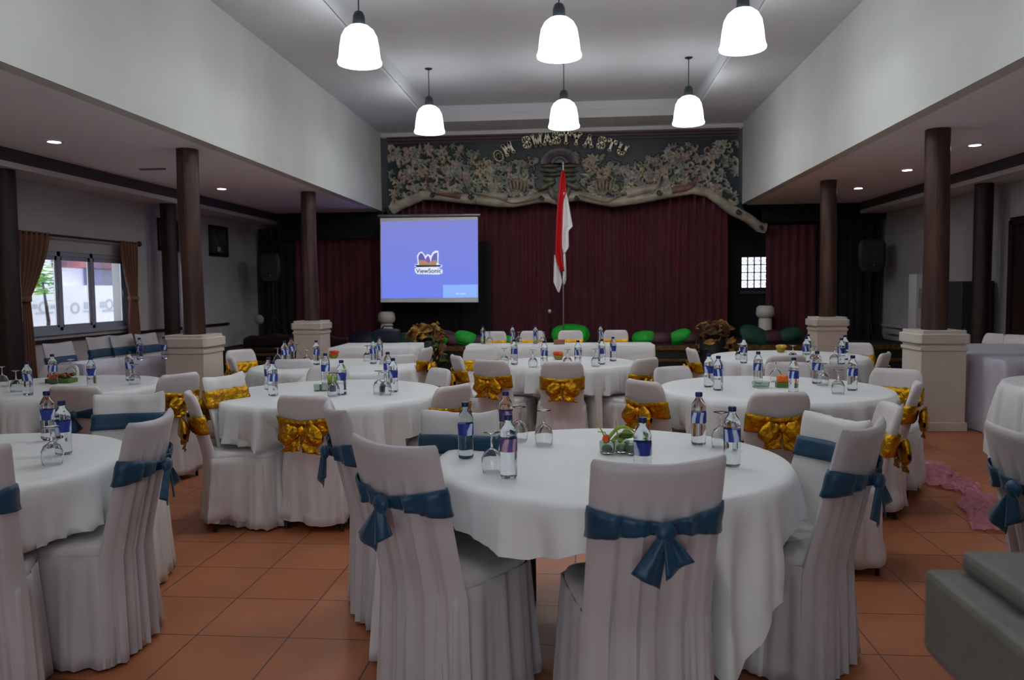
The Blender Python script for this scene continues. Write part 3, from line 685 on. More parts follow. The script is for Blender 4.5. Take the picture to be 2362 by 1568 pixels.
# pictures on left wall
for (x0,x1,y0,y1),lb in (((364,388,502,577),'dark framed picture left of the near dark side column, under ceiling'),((482,521,518,593),'dark framed picture on left wall, seen between the two pillars')):
    a=px(x0,y1,XL); b_=px(x1,y0,XL); ya,yb=a.y,b_.y
    if x0==364: yb=ya+.62
    za,zb=px(x1 if x0>400 else x0,y1,XL).z,px(x0,y0,XL).z
    t=thing('framed_picture',lb,'picture',(XL,(ya+yb)/2,(za+zb)/2)); hy=(yb-ya)/2; hz=(zb-za)/2
    f=MB(); 
    for q in ((-hy,hy,hz-.06,hz),(-hy,hy,-hz,-hz+.06),(-hy,-hy+.06,-hz,hz),(hy-.06,hy,-hz,hz)): f.box(0,.04,q[0],q[1],q[2],q[3])
    f.build('frame',DKWOOD,t,smooth=False,bevel=.005)
    MB().box(0.005,.02,-hy+.05,hy-.05,-hz+.05,hz-.05).build('picture_sheet',mat('dark_photo_print',(50,48,52),.4,col2=(86,84,86),vscale=6),t,smooth=False)
    MB().box(.02,.024,-.06,.06,-hz+.09,-hz+.17).build('caption_patch',mat('pale_paper',(170,170,168),.6),t,smooth=False)
# right wall items: tall white panel, dark cabinet
t=thing('standing_air_conditioner','tall narrow white panel standing by right wall, behind the nearest pillar','appliance',(5.25,12.55,0))
MB().loft([[(-.14,-.13,z),(.14+k,-.13,z),(.14+k,.13,z),(-.14,.13,z)] for z,k in ((0,.1),(.8,.06),(1.62,0))]).build('body',mat('dull_white_plastic',(190,190,190),.5),t,smooth=False,bevel=.01)
MB().box(-.1,.1,-.14,-.13,1.1,1.4).build('vent',mat('grey_vent',(150,150,150),.5),t,smooth=False)
t=thing('dark_cabinet','dark cabinet beside the tall white panel at right','cabinet',(5.45,11.5,0))
MB().box(-.22,.22,-.25,.25,0,1.5).build('body',mat('dark_grey_laminate',(48,50,54),.5),t,smooth=False,bevel=.01)
MB().box(-.21,.21,-.262,-.25,.05,1.45).build('door',mat('dark_grey_door',(42,44,48),.5),t,smooth=False,bevel=.004)
MB().box(-.18,-.16,-.275,-.262,.7,.85).build('handle',METAL,t,smooth=False)
t=thing('wall_ledge','pale wall ledge at the right corner of the stage','ledge',(XR,14.5,.70)); MB().box(-.14,0,-.5,.5,0,.05).build('shelf_board',AISLEW,t,smooth=False,bevel=.01); MB().box(-.08,0,-.4,.4,-.12,0).build('bracket',AISLEW,t,smooth=False)
# ---------------------------------------------------------------- lights
SHADE=bpy.data.materials.new('lit_frosted_shade'); SHADE.use_nodes=True; b=SHADE.node_tree.nodes['Principled BSDF']
b.inputs['Base Color'].default_value=(.9,.9,.9,1); b.inputs['Emission Color'].default_value=(.92,.97,1,1); b.inputs['Emission Strength'].default_value=6.7
prof=[(.055,.40),(.10,.385),(.15,.345),(.185,.28),(.203,.18),(.215,.07),(.224,.035),(.232,.02),(.228,.0)]
prof2=[(r-.008,z) for r,z in prof][::-1]
pend=thing('pendant_lamp','x','lamp',(0,0,0),0,'white glass pendant lamps over the hall')
shm=MB().lathe(prof+prof2[0:],n=40,cap0=False,cap1=False).build('lamp_shade',SHADE,pend,auto=60)
MB().lathe([(.0625,.40),(.066,.42),(.062,.49),(.045,.53),(.02,.545)],n=20).build('socket',mat('dark_grey_metal_cap',(60,66,72),.4,metal=.5),pend)
MB().tube([(0,0,.54),(0,0,.94)],.007,8).build('rod',STEEL,pend)
MB().lathe([(.06,.96),(.055,.94),(.02,.925)],n=20).build('canopy',STEEL,pend)
bulbm=bpy.data.materials.new('lit_bulb'); bulbm.use_nodes=True; b=bulbm.node_tree.nodes['Principled BSDF']; b.inputs['Emission Color'].default_value=(.86,.94,1,1); b.inputs['Emission Strength'].default_value=20
MB().ell((0,0,.22),(.035,.035,.09),12,8).build('bulb',bulbm,pend)
freeze(pend)
LP=[]
for i,(x,y,lb) in enumerate([(-2.15,8.2,'white glass pendant lamp nearest camera, left of the front three'),(-.30,8.2,'white glass pendant lamp nearest camera, middle of the front three'),(1.50,8.2,'white glass pendant lamp nearest camera, right of the front three'),
        (-2.22,11.8,'white glass pendant lamp farther back, above the projection screen'),(-.33,11.8,'white glass pendant lamp farther back, above the flag'),(1.56,11.8,'white glass pendant lamp farther back, at right of its row')]):
    tgt=[(830,148),(1290,132),(1713,114),(991,306),(1301,294),(1588,286)][i]
    q=pz(tgt[0],tgt[1],3.83)
    o=pend if i==0 else copy_tree(pend)
    o.location=(q.x,q.y,3.83); o['label']=lb; LP.append(o.location.copy())
for i,(x,y) in enumerate([(-2.1,4.6),(-.3,4.6),(1.5,4.6),(-1.9,.2),(1.3,.2)]):  # camera side pair is unseen, added to light the near chair backs
    o=copy_tree(pend); o.location=(x,y,3.83); LP.append(o.location.copy())
    o['label']='white glass pendant lamp over the %s, %s of its row'%(('front tables','camera side, added unseen')[i//3],('left','middle','right')[i%3])
for i,l in enumerate(LP):
    ld=bpy.data.lights.new('pendant_light','POINT'); ld.energy=9.8 if i<9 else 1.5; ld.shadow_soft_size=.09; ld.color=(.93,.97,.98)
    lo=bpy.data.objects.new('pendant_light',ld); COL.objects.link(lo); lo.location=(l.x,l.y,l.z-.03)
    lo['category']='light'; lo['label']='light inside a pendant lamp'
# recessed spots
sp=thing('ceiling_spot','x','downlight',(0,0,0),0,'recessed downlights in the aisle ceilings')
em=bpy.data.materials.new('lit_downlight'); em.use_nodes=True; b=em.node_tree.nodes['Principled BSDF']; b.inputs['Emission Color'].default_value=(.85,.88,1,1); b.inputs['Emission Strength'].default_value=30
MB().lathe([(.085,0),(.085,-.012),(.062,-.012),(.062,0)],n=24,cap0=False,cap1=False).build('rim',mat('white_rim',(210,210,210),.4),sp)
MB().lathe([(.062,-.002),(.05,-.012),(.02,-.014)],n=20).build('lens',em,sp)
freeze(sp); first=True
for x,y,lb in ((-5.285,7.575,'glowing round ceiling downlight in the left aisle, nearest camera'),(-5.29,11.3,'glowing round ceiling downlight in left aisle, between the pillars'),(4.37,9.175,'glowing ceiling downlight in the right aisle, right of nearest pillar'),(4.38,11.0,'glowing ceiling downlight in right aisle, just left of nearest pillar'),(4.40,12.9,'glowing ceiling downlight in right aisle, beside the farther pillar')):
    o=sp if first else copy_tree(sp); first=False
    o.location=(x,y,2.999); o['label']=lb
    ld=bpy.data.lights.new('downlight','SPOT'); ld.energy=8; ld.spot_size=R(110); ld.spot_blend=.8; ld.shadow_soft_size=.05; ld.color=(.9,.92,1)
    lo=bpy.data.objects.new('downlight',ld); COL.objects.link(lo); lo.location=(x,y,2.97); lo['category']='light'; lo['label']='light of a ceiling downlight'
p=pz(352,389,2.999); tag(MB().box(p.x-.16,p.x+.16,p.y-.03,p.y+.03,2.985,3.0).build('ceiling_vent',mat('grey_vent2',(120,118,118),.6),smooth=False),'small thin vent in the left aisle ceiling','vent')
wd=bpy.data.worlds.new('World'); S.world=wd; wd.use_nodes=True; bg=wd.node_tree.nodes['Background']; bg.inputs[0].default_value=(.86,.92,1,1); bg.inputs[1].default_value=2.6
#PART2
# ---------------------------------------------------------------- chairs
def fold(u,k,ph): return .5*math.sin(u*k+ph)+.3*math.sin(u*k*1.73+ph*2.1)+.2*math.sin(u*k*2.9+ph)
def make_chair(kind,sash,label):
    """kind: 'tall' flat topped pleated cover, 'round' rounded stretch cover"""
    tall=kind!='round'; loose=kind=='loose'
    H=.96 if kind=='tall' else (.92 if loose else .84)
    mt=COVER if kind=='tall' else (SATIN if loose else STRETCH)
    t=thing('banquet_chair',label,'chair')
    lean=.13 if tall else .11
    def wid(z):
        if tall:
            w=(.205 if kind=='tall' else .178)+.025*max(0,(.5-z)/.5)
            if z>H-.015: w-= .008*((z-H+.015)/.015)**2
            return w
        w=.185+.03*max(0,(.5-z)/.5)
        if z>H-.10: 
            k=(z-H+.10)/.10; w=w*(1-.30*(1-math.sqrt(max(0,1-k*k*.98))))
        return w
    M_=41; US=[(-1+2*k/(M_-1),-1) for k in range(M_-1)]+[(1-2*k/(M_-1),1) for k in range(M_-1)]
    def outline(z,off=0):
        w=wid(z)+off; th=.024+off+(.004 if z<.5 else 0); yc=-.01-lean*max(0,(z-.42))/(H-.42)
        if z<.42: yc=-.01-.02*(.42-z)
        if z>H-.03: th*=max(.35,1-((z-H+.03)/.03)**2*.65)
        out=[]
        for u,s_ in US:
            x=w*u; y=s_*th*max(0,1-abs(u)**9)**.5; y+=yc+(.035 if tall else .03)*u*u
            if s_<0:
                if kind=='tall': k=min(1,max(0,(H-.10-z)/.1)); amp=.013*k+.016*max(0,(.7-z)/.7)
                elif loose: amp=.012
                else: amp=.018*max(0,(.5-z)/.5)
                y-=amp*(fold(u,17 if tall else 7,1+(0 if tall else z*2)))*(1-abs(u)**6)
            zz=z
            if tall and z>H-.2: zz=z-.016*(1-u*u)*(z-H+.2)/.2
            if loose:
                nn=noise.noise(Vector((x*9,y*9,z*7))); y+=.014*nn; x+=.008*nn; zz+=.012*noise.noise(Vector((x*8,3,z)))*(z/H)
            out.append((x,y,zz))
        return out
    hem=.012 if tall else .055
    zs=[hem,.1,.2,.3,.42,.5,.58,.64,.70,.76,.82,.87]; zs=[z for z in zs if z<H-.12]+[H-.11,H-.09,H-.07,H-.05,H-.035,H-.022,H-.012,H-.004,H]
    MB().loft([outline(z) for z in zs]).build('backrest',mt,t,auto=70)
    # seat
    def seat(z,k,n=40):
        return [((.205*k)*math.copysign(abs(math.cos(2*PI*j/n))**.4,math.cos(2*PI*j/n)),.20+.215*k*math.copysign(abs(math.sin(2*PI*j/n))**.4,math.sin(2*PI*j/n)),z) for j in range(n)]
    MB().loft([seat(.42,.99),seat(.455,1.0),seat(.472,.97),seat(.48,.88),seat(.483,.6),seat(.482,.2)]).build('seat',mt,t,auto=60)
    # skirt
    rings=[]
    N=128
    for i in range(9):
        v=i/8; z=.45*(1-v)+hem*v; ring=[]
        for j in range(N):
            t_=4*j/N; q_=int(t_); r_=2*(t_-q_)-1; cx_,cy_=[(1,r_),(-r_,1),(-1,-r_),(r_,-1)][q_]
            f_=1/((abs(cx_)**7+abs(cy_)**7)**(1/7)); x=(.207+.018*v)*cx_*f_; y=.20+(.217+.02*v)*cy_*f_
            d=Vector((x,y-.2)).normalized(); f=fold(t_*1.57,15 if tall else 9,2.+.5*v)*(.006+.020*v)
            if not tall: f+=.034*v*noise.noise(Vector((cx_*3,cy_*3,z*7)))
            zz=z+(0 if tall else .02*v*math.sin(t_*6.28+.6))
            ring.append((x+d.x*f,y+d.y*f,zz))
        rings.append(ring)
    MB().loft(rings,False,False).build('skirt',mt,t,auto=80,solid=.003)
    for sx in (-1,1):
        for sy in (0,1):
            MB().tube([(sx*.18,.03+sy*.34-(.03 if not sy else 0),.0),(sx*.18,.03+sy*.34,.42)],.011,8).build('leg',BLACKM,t)
    if sash:
        gold=sash=='gold'; sm=GOLD if gold else BLUE
        zc=.765 if kind=='tall' else (.775 if loose else .655); hh=(.042 if loose else .05) if not gold else .058
        rings=[]
        for k in range(5):
            v=k/4*2-1; ring=[]
            for j,(u,s_) in enumerate(US):
                if s_<0 and not gold: h2=hh*(.38+.62*abs(u)**1.3); zo=-.012*(1-abs(u))
                elif s_<0: h2=hh*(.75+.25*abs(u)); zo=-.01*(1-abs(u))
                else: h2=hh*.95; zo=0
                z=zc+zo+h2*v+(.007*noise.noise(Vector((u*4,s_,v*3))) if gold else 0)
                o_=outline(z,.007+(.007*noise.noise(Vector((u*7,s_*3,v*4+5))) if gold else .002*math.sin(v*5)))[j]
                ring.append((o_[0],o_[1]-(.013 if s_<0 else -.002)*(1-abs(u)**8),z))
            rings.append(ring)
        so=MB().loft(rings,False,False).build('sash',sm,t,auto=70,solid=.003)
        yb=outline(zc)[(M_-1)//2][1]-.028
        if gold:
            for sx in (-1,1):
                def lp(u,v,sx=sx):
                    a=v*2*PI; L=.015+.125*u; r=.012+.05*math.sin(PI*min(1,u*.93+.04))**.8
                    w=noise.noise(Vector((u*4,math.cos(a)*1.5,math.sin(a)*1.5+sx)))
                    return (sx*L,yb-.014-(r*.45+.012*w)*math.cos(a)-.012*u,zc-.03+ (r+.014*w)*math.sin(a)-.03*u)
                MB().grid(lp,12,20).build('bow_loop',sm,so,auto=70)
            for sx in (-1,1):
                def tl(u,v,sx=sx):
                    return (sx*(.018+.05*v)+(u-.5)*(.04+.08*v),yb-.012-.02*noise.noise(Vector((u*4,v*4,sx)))-.012*v,zc-.03-.12*v-.01*u*sx)
                MB().grid(tl,8,10).build('bow_tail',sm,so,auto=70,solid=.002)
            MB().ell((0,yb-.018,zc-.02),(.024,.022,.028),12,8,wob=.25).build('knot',sm,so)
        else:
            MB().ell((0,yb-.008,zc-.012),(.032,.020,.030),14,8,wob=.15).build('knot',sm,so)
            for sx,L,sp_ in ((-1,.13,-.5),(1,.10,.35)):
                def tl(u,v,sx=sx,L=L,sp_=sp_):
                    return (sp_*L*v*.9+(u-.5)*(.03+.055*v)+sx*.004,yb-.012-.010*math.sin(u*PI*2+sx)-.01*v,zc-.02-L*v+ (u-.5)*.05*v*sx)
                MB().grid(tl,8,8).build('sash_tail',sm,so,auto=70,solid=.003)
    freeze(t)
    off={'tall':lean,'loose':lean,'round':lean}[kind]
    return t,H,off
PROTO={}
T={'T1':(.120,3.205,.712),'T2':(-1.729,5.272,.765),'T3':(1.333,5.511,.767),'T4':(-.109,7.453,.649),'T5':(2.091,8.052,.754),'T6':(-2.311,7.174,.767),'T7':(-4.006,5.633,.76),'T8':(-2.683,3.0,.72),'T9':(3.70,5.62,.72)}
CH=[ # kind, sash, px, py, target table or angle, label
('tall','blue',892,1014,-33,'white covered chair with teal sash knot, front left of the nearest table, back to camera'),
('tall','blue',1528,1057,12,'large white covered chair with drooping teal bow, back to camera, cut by bottom edge'),
('tall','blue',2008,975,52,'tall white covered chair with teal bow at right of nearest table, beside stone block'),
('loose','blue',1938,957,118,'white covered chair with flat teal band, front side seen, right of the nearest table'),
('loose','blue',1063,944,172,'white chair behind water bottles, flat teal band half hidden by nearest table'),
('tall','blue',764,932,-62,'tall white covered chair with teal bow seen side on, left of nearest table'),
('tall','blue',362,956,97,'tall white chair with curved top and teal bow, right of the lower left table'),
('tall','blue',-150,1036,28,'white covered chair with teal sash cut by the left edge'),
('loose','blue',300,905,196,'wide white satin covered chair with teal band, behind the lower left table'),
('round','blue',167,890,8,'rounded white chair with teal bow before the window side table'),
('round',None,142,841,180,'rounded white chair without bow, behind the window side table'),
('round','gold',418,861,62,'rounded white chair with gold bow, right of the window side table'),
('round','gold',434,905,-58,'rounded white chair with gold bow seen side on, left of gold bow table'),
('loose','gold',508,863,250,'loose wrinkled white satin chair with gold sash edge, behind the side-on gold chair'),
('round','gold',1802,904,4,'rounded white chair with crinkled gold bow, back to camera, before table right of centre'),
('round','gold',697,912,-6,'rounded white chair with gold bow, back to camera, before table left of centre'),
('round','gold',1020,850,128,'white chair front with little gold visible, far right of table left of centre'),
('round','gold',1052,888,58,'beige lit chair back, near right of the table left of centre'),
('round','gold',760,845,178,'white chair front hidden behind bottles of the table left of centre'),
('round','gold',675,828,12,'rounded white chair with gold bow, back to camera, behind two left bottles'),
('round','gold',550,806,238,'white chair front with broad gold band beside left pedestal'),
('round','gold',530,822,-62,'lilac shaded chair back with gold strip, nearest to the left pedestal'),
('round','gold',920,818,28,'rounded white chair with ruffled gold bow, right of the far left table'),
('round','gold',988,801,82,'narrow side view white chair with gold sash, beside leafy arrangement'),
('round','gold',1128,830,-24,'rounded white chair with large diagonal gold bow, left front of table below flag'),
('round','gold',1297,834,3,'rounded white chair with gold bow, back to camera, centred below the flag'),
('round','gold',1495,826,48,'pale chair back with gold bow edge, right of the table below flag'),
('round','gold',1048,819,-66,'side view white chair with gold sash, left of the table below the flag'),
('round','gold',1107,801,190,'pale green lit chair top before the left end of head table'),
('round','gold',1478,877,-52,'rounded white chair with gold bow, left of the table right of centre'),
('round','gold',1546,845,210,'white chair front with gold edge, behind left side of table right of centre'),
('round','gold',1591,803,-84,'side view white chair with large gold bow behind, left of far right table'),
('round','gold',1817,819,4,'lilac topped chair back between the two right hand tables'),
('round','gold',1814,835,180,'white chair front behind the orange box of right hand table'),
('round','gold',1972,790,168,'white chair front behind the far right table, near the pedestal'),
('round','gold',2046,813,58,'lilac chair back with dark gold bow, right of the far right table'),
('round','gold',2070,850,146,'white chair front with bright gold band, before the large right pedestal'),
('round','gold',2119,882,66,'side view white chair with big gold bow sticking out, before right pedestal'),
('round','gold',2062,932,84,'narrow side view white chair with gold strip, behind tall teal bow chair'),
('tall','blue',2362,988,-76,'white chair with teal bow cut by the right edge, above the stone block'),
('round','gold',2299,769,100,'pale chair top behind the right skirted table'),
('round','gold',2350,772,120,'white chair top with gold band at far right edge'),
('round','gold',1140,764,180,'white chair with gold band, leftmost of the four behind the head table'),
('round','gold',1228,763,180,'white chair with gold band, second from left behind the head table'),
('round','gold',1316,762,180,'white chair with gold band under the flag, behind the head table'),
('round','gold',1420,761,180,'white chair with gold band, rightmost of the four behind head table'),
('tall','blue',127,789,-95,'grey white square topped chair with teal band, nearest camera under the window'),
('tall','blue',222,775,-95,'grey white square topped chair with teal band, under the middle window pane'),
('tall','blue',275,771,-95,'grey white square topped chair with teal band, under the right window pane'),
('tall','blue',331,768,-95,'grey white square topped chair with teal band, below the brown tied curtain'),
]
CHT=[]
for kind,sash,x,y,ang,lb in CH:
    k=(kind,sash)
    if k not in PROTO: PROTO[k]=make_chair(kind,sash,lb); o=PROTO[k][0]; 
    else: o=copy_tree(PROTO[k][0])
    _,H,off=PROTO[k]
    q=pz(x,y,H); a=R(ang)
    # backrest top sits at local (0,-off)
    bx_,by_=-off*-math.sin(a),-off*math.cos(a)
    o.location=(q.x-bx_,q.y-by_,0); o.rotation_euler=(0,0,a); o['label']=lb; CHT.append((q.x-bx_,q.y-by_,math.cos(a),math.sin(a),H,off))
    o['group']={'blue':'banquet chairs with teal sashes','gold':'banquet chairs with gold sashes',None:'plain banquet chairs'}[sash]
# ---------------------------------------------------------------- tables
def tuck(wx,wy,z):
    """cloth gives way to the chairs pushed in against it"""
    for cx,cy,c_,s_,H_,of in CHT:
        dx,dy=wx-cx,wy-cy
        if dx*dx+dy*dy>.5: continue
        lx=dx*c_+dy*s_; ly=-dx*s_+dy*c_
        back=.065-of*max(0,(z-.42))/(H_-.42)
        k=min(1,max(0,(.52-z)/.05)); tg=back*(1-k)+.475*k
        if abs(lx)<.30 and -.33<ly<tg and z<H_+.01:
            w=min(1,(.30-abs(lx))/.05); ly2=ly+(tg-ly)*w
            wx=cx+lx*c_-ly2*s_; wy=cy+lx*s_+ly2*c_
    return wx,wy
def round_table(key,label,Lpts,folds=9,under=True,seed=1,clabel=None,zt=.75):
    cx_,cy_,Rr=T[key]; t=thing('round_table',label,'table',(cx_,cy_,0),0,'round banquet tables')
    MB().lathe([(Rr-.03,zt-.03),(Rr-.008,zt-.027),(Rr-.008,zt-.006),(Rr-.03,zt-.005)],n=48).build('tabletop',DKWOOD,t,auto=30)
    for k in range(4):
        a=PI/4+k*PI/2; MB().tube([(.68*Rr*math.cos(a),.68*Rr*math.sin(a),0),(.68*Rr*math.cos(a),.68*Rr*math.sin(a),zt-.03)],.014,8).build('leg',STEEL,t)
    rnd=random.Random(seed); ph=rnd.uniform(0,6)
    def Lf(a):
        d=math.degrees(a)%360; p=[(x-360,y) for x,y in Lpts]+Lpts+[(x+360,y) for x,y in Lpts]
        for (x0,y0),(x1,y1) in zip(p,p[1:]):
            if x0<=d<=x1:
                s_=(d-x0)/(x1-x0); s_=s_*s_*(3-2*s_)*.5+s_*.5; return y0+(y1-y0)*s_
        return Lpts[0][1]
    def cloth(nm,Lfun,amp,fr,mt,z0,lab,seedv,flare=.02):
        N=240; rings=[]; rr=[.0,.3,.6,.85,.96,1.0]
        for q in rr[1:]: rings.append([(Rr*q*math.cos(2*PI*j/N),Rr*q*math.sin(2*PI*j/N),z0+(-.004 if q==1 else 0)+.0015*noise.noise(Vector((Rr*q*math.cos(2*PI*j/N)*4,Rr*q*math.sin(2*PI*j/N)*4,seedv)))) for j in range(N)])
        M=12
        for i in range(1,M+1):
            v=i/M; ring=[]
            for j in range(N):
                a=2*PI*j/N; L=min(Lfun(a),z0-.008); s_=L*v
                f=fold(a,fr,ph+seedv)+.35*fold(a,fr*2.3,ph*1.3); f=f*amp*min(1,s_/.26)
                f+=.02*min(1,s_/.3)*noise.noise(Vector((math.cos(a)*3,math.sin(a)*3,s_*4+seedv)))
                r=Rr+.006+ (.010 if i>0 else 0)+flare*s_+f
                r-=.006*max(0,1-s_/.05)
                tx_,ty_=tuck(cx_+r*math.cos(a),cy_+r*math.sin(a),z0-.004-s_); tx_-=cx_; ty_-=cy_; q_=math.hypot(tx_,ty_); m_=Rr+.006 if s_<.07 else 0
                if q_<m_: tx_*=m_/q_; ty_*=m_/q_
                ring.append((tx_,ty_,z0-.004-s_))
            rings.append(ring)
        o=MB().loft(rings,True,False).build(nm,mt,auto=75); o.location=(cx_,cy_,0)
        tag(o,lab,'tablecloth','white tablecloths on the round tables'); return o
    if under: cloth('table_skirt',lambda a:.745,.036,17,SATIN,zt-.001,'white satin under cloth to the floor, '+clabel,seed+3,.03)
    cloth('tablecloth',Lf,.046,folds*1.7,CLOTH,zt+.004 if under else zt+.002,'white linen tablecloth, '+clabel,seed,.10 if under else .02)
round_table('T1','round banquet table nearest the camera under a white cloth',[(0,.20),(45,.3),(90,.25),(135,.4),(180,.3),(215,.16),(245,.20),(266,.14),(284,.52),(303,.64),(316,.40),(330,.20),(345,.18)],8,False,1,'on the nearest round table')
round_table('T2','round banquet table left of centre with gold bow chairs',[(0,.32),(45,.3),(90,.3),(135,.4),(180,.34),(225,.36),(270,.26),(315,.4)],9,True,2,'on the round table left of centre')
round_table('T3','round banquet table right of centre with gold bow chairs',[(0,.4),(45,.3),(90,.3),(135,.4),(180,.3),(225,.45),(270,.34),(315,.5)],9,True,3,'on the round table right of centre')
round_table('T4','round banquet table below the flag in front of head table',[(0,.4),(45,.5),(90,.3),(135,.4),(180,.35),(240,.66),(270,.5),(315,.6)],10,True,4,'on the round table below the flag')
round_table('T5','round banquet table at far right before the farther pedestal',[(0,.4),(45,.5),(90,.3),(135,.4),(180,.35),(240,.5),(270,.4),(315,.5)],10,True,5,'on the far right round table')
round_table('T6','round banquet table at far left before the farther pedestal',[(0,.4),(45,.5),(90,.3),(135,.4),(180,.45),(240,.4),(270,.3),(315,.5)],10,True,6,'on the far left round table')
round_table('T7','round banquet table beside the window at left',[(0,.4),(45,.5),(90,.3),(135,.4),(180,.35),(240,.5),(270,.45),(315,.4)],8,True,7,'on the round table beside the window')
round_table('T8','round banquet table in the lower left corner',[(0,.30),(30,.4),(60,.5),(100,.35),(150,.5),(200,.4),(240,.42),(275,.40),(305,.42),(335,.24)],7,False,8,'on the lower left round table')
round_table('T9','round banquet table cut off by the right edge',[(0,.4),(45,.5),(90,.3),(135,.4),(180,.7),(225,.735),(270,.6),(315,.5)],10,True,9,'on the round table at the right edge')
def rect_table(x,y,w,d,rz,h,label,clabel,mt,fr=16,amp=.012,name='skirted_table',drop=None,seed=0):
    t=thing(name,label,'table',(x,y,0),rz,'long skirted tables')
    MB().box(-w/2+.02,w/2-.02,-d/2+.02,d/2-.02,h-.035,h-.006).build('tabletop',DKWOOD,t,smooth=False)
    for sx in (-1,1):
        for sy in (-1,1): MB().tube([(sx*(w/2-.1),sy*(d/2-.08),0),(sx*(w/2-.1),sy*(d/2-.08),h-.03)],.014,8).build('leg',STEEL,t)
    per=2*(w+d); N=int(per/.025)
    def pt(s,off):
        s%=per
        if s<w: p=(-w/2+s,-d/2,0,-1); c_=min(s,w-s)
        elif s<w+d: p=(w/2,-d/2+s-w,1,0); c_=min(s-w,w+d-s)
        elif s<2*w+d: p=(w/2-(s-w-d),d/2,0,1); c_=min(s-w-d,2*w+d-s)
        else: p=(-w/2,d/2-(s-2*w-d),-1,0); c_=min(s-2*w-d,per-s)
        k=off*min(1,c_/.04+.3); return p[0]+p[2]*k,p[1]+p[3]*k
    rings=[]
    for q in (.5,.97,1.0): rings.append([tuple(c_*q for c_ in pt(per*j/N,0))+(h+(0 if q<1 else -.004),) for j in range(N)])
    dr=drop or h-.012
    for i in range(1,9):
        v=i/8; ring=[]
        for j in range(N):
            s=per*j/N; f=(math.sin(s*fr*2)+.5*math.sin(s*fr*3.3+seed))*amp*min(1,v*1.6)+.008+.03*v
            x_,y_=pt(s,f+.012*v*noise.noise(Vector((s*3,v*2,seed)))); ring.append((x_,y_,h-.004-dr*v))
        rings.append(ring)
    o=MB().loft(rings,True,False).build('tablecloth',mt,auto=75); o.location=(x,y,0); o.rotation_euler=(0,0,rz)
    tag(o,clabel,'tablecloth','cloths on the long tables')
rect_table(-.26,9.98,2.36,.52,R(1.5),.75,'long head table facing the hall under a white cloth','white cloth draped to the floor over the head table',CLOTH,14,.012,seed=2)
rect_table(-4.86,8.22,.42,1.6,R(-22),.75,'narrow table along the left window under pleated cloth','lilac white pleated cloth on the table under the window',LILAC,20,.012,seed=3)
rect_table(-2.62,9.95,1.05,.95,R(2),.75,'square side table carrying a dark bag by the far left pedestal','plain white cloth on the side table with the dark bag',CLOTH,6,.006,seed=4)
rect_table(4.62,8.75,1.35,2.3,0,.74,'long side table behind the nearest right pillar','white lilac satin cloth on the table behind the right pillar',LILAC,9,.02,seed=5)
# ---------------------------------------------------------------- bottles
def make_bottle(labmat):
    t=thing('water_bottle','x','bottle')
    pr=[(.020,.0),(.029,.002),(.032,.010),(.0325,.03),(.031,.036),(.0325,.042),(.031,.052),(.0325,.060),(.031,.070),(.0325,.078),(.032,.088),(.032,.150),(.031,.156),(.0322,.162),(.0315,.172),(.027,.186),(.018,.202),(.0128,.212),(.0125,.219)]
    MB().lathe(pr,n=28).build('bottle_body',PLASTIC,t,auto=60)
    MB().lathe([(.0330,.100),(.0332,.101),(.0332,.147),(.0330,.148)],n=28,cap0=False,cap1=False).build('paper_label',labmat,t)
    MB().lathe([(.0150,.216),(.0155,.218),(.0155,.232),(.014,.235),(.004,.2355)],n=20).build('cap',CAPB,t)
    freeze(t); return t
B1=make_bottle(LABB); B2=make_bottle(LABP); used={'b':False,'p':False}
BO=[
('b',1073,928,'near the two purple labelled bottles, nearest table, leftmost'),
('p',1166,903,'purple label, behind the other purple one, nearest table'),
('p',1172,957,'purple label, in front of the other purple one, nearest table'),
('b',1482,963,'beside the small flower bowl on the nearest table'),
('b',1612,905,'at the far right side of the nearest table, before the gold chair'),
('b',1689,938,'rightmost on the nearest table, beside an upturned goblet'),
('b',107,903,'back left one of the two on the lower left table'),
('b',142,925,'front right one of the two on the lower left table'),
('b',61,834,'leftmost on the table beside the window'),
('b',120,817,'behind the flower tray on the table beside the window'),
('b',209,824,'in the middle of the table beside the window'),
('b',297,811,'rightmost on the table beside the window'),
('b',628,833,'front one of the left pair, table left of centre'),
('b',619,824,'back one of the left pair, table left of centre'),
('b',750,815,'tall behind the green flower bowl, table left of centre'),
('b',787,831,'in front of the green flower bowl, table left of centre'),
('b',894,812,'back one of the right pair, table left of centre'),
('b',906,826,'front one of the right pair, table left of centre'),
('b',656,786,'left one of the left cluster on the far left table'),
('b',671,779,'back one of the left cluster on the far left table'),
('b',729,785,'alone before the far left pedestal, far left table'),
('b',860,783,'front one of the right cluster on the far left table'),
('b',875,777,'back one of the right cluster on the far left table'),
('b',1186,783,'leftmost on the table below the flag'),
('b',1255,786,'behind the left shoulder of the centred gold chair'),
('b',1333,785,'behind the right shoulder of the centred gold chair'),
('b',1388,782,'front one of the right pair, table below the flag'),
('b',1414,777,'back one of the right pair, table below the flag'),
('b',1114,757,'leftmost on the head table'),
('b',1182,757,'second from left on the head table'),
('b',1235,757,'left of the microphone on the head table'),
('b',1385,756,'rightmost on the head table'),
('b',1635,816,'back one of the left pair, table right of centre'),
('b',1657,821,'front one of the left pair, table right of centre'),
('b',1749,811,'left of the orange box, table right of centre'),
('b',1831,825,'right of the orange box, table right of centre'),
('b',1885,810,'behind a goblet at the back, table right of centre'),
('b',1967,820,'rightmost on the table right of centre'),
('b',1716,779,'leftmost on the far right table'),
('b',1860,777,'front of the middle pair on the far right table'),
('b',1864,771,'back of the middle pair on the far right table'),
('b',1941,780,'front of the right pair on the far right table'),
('b',1949,773,'back of the right pair on the far right table'),
('b',321,779,'left one on the narrow table under the window'),
('b',377,777,'right one on the narrow table under the window'),
]
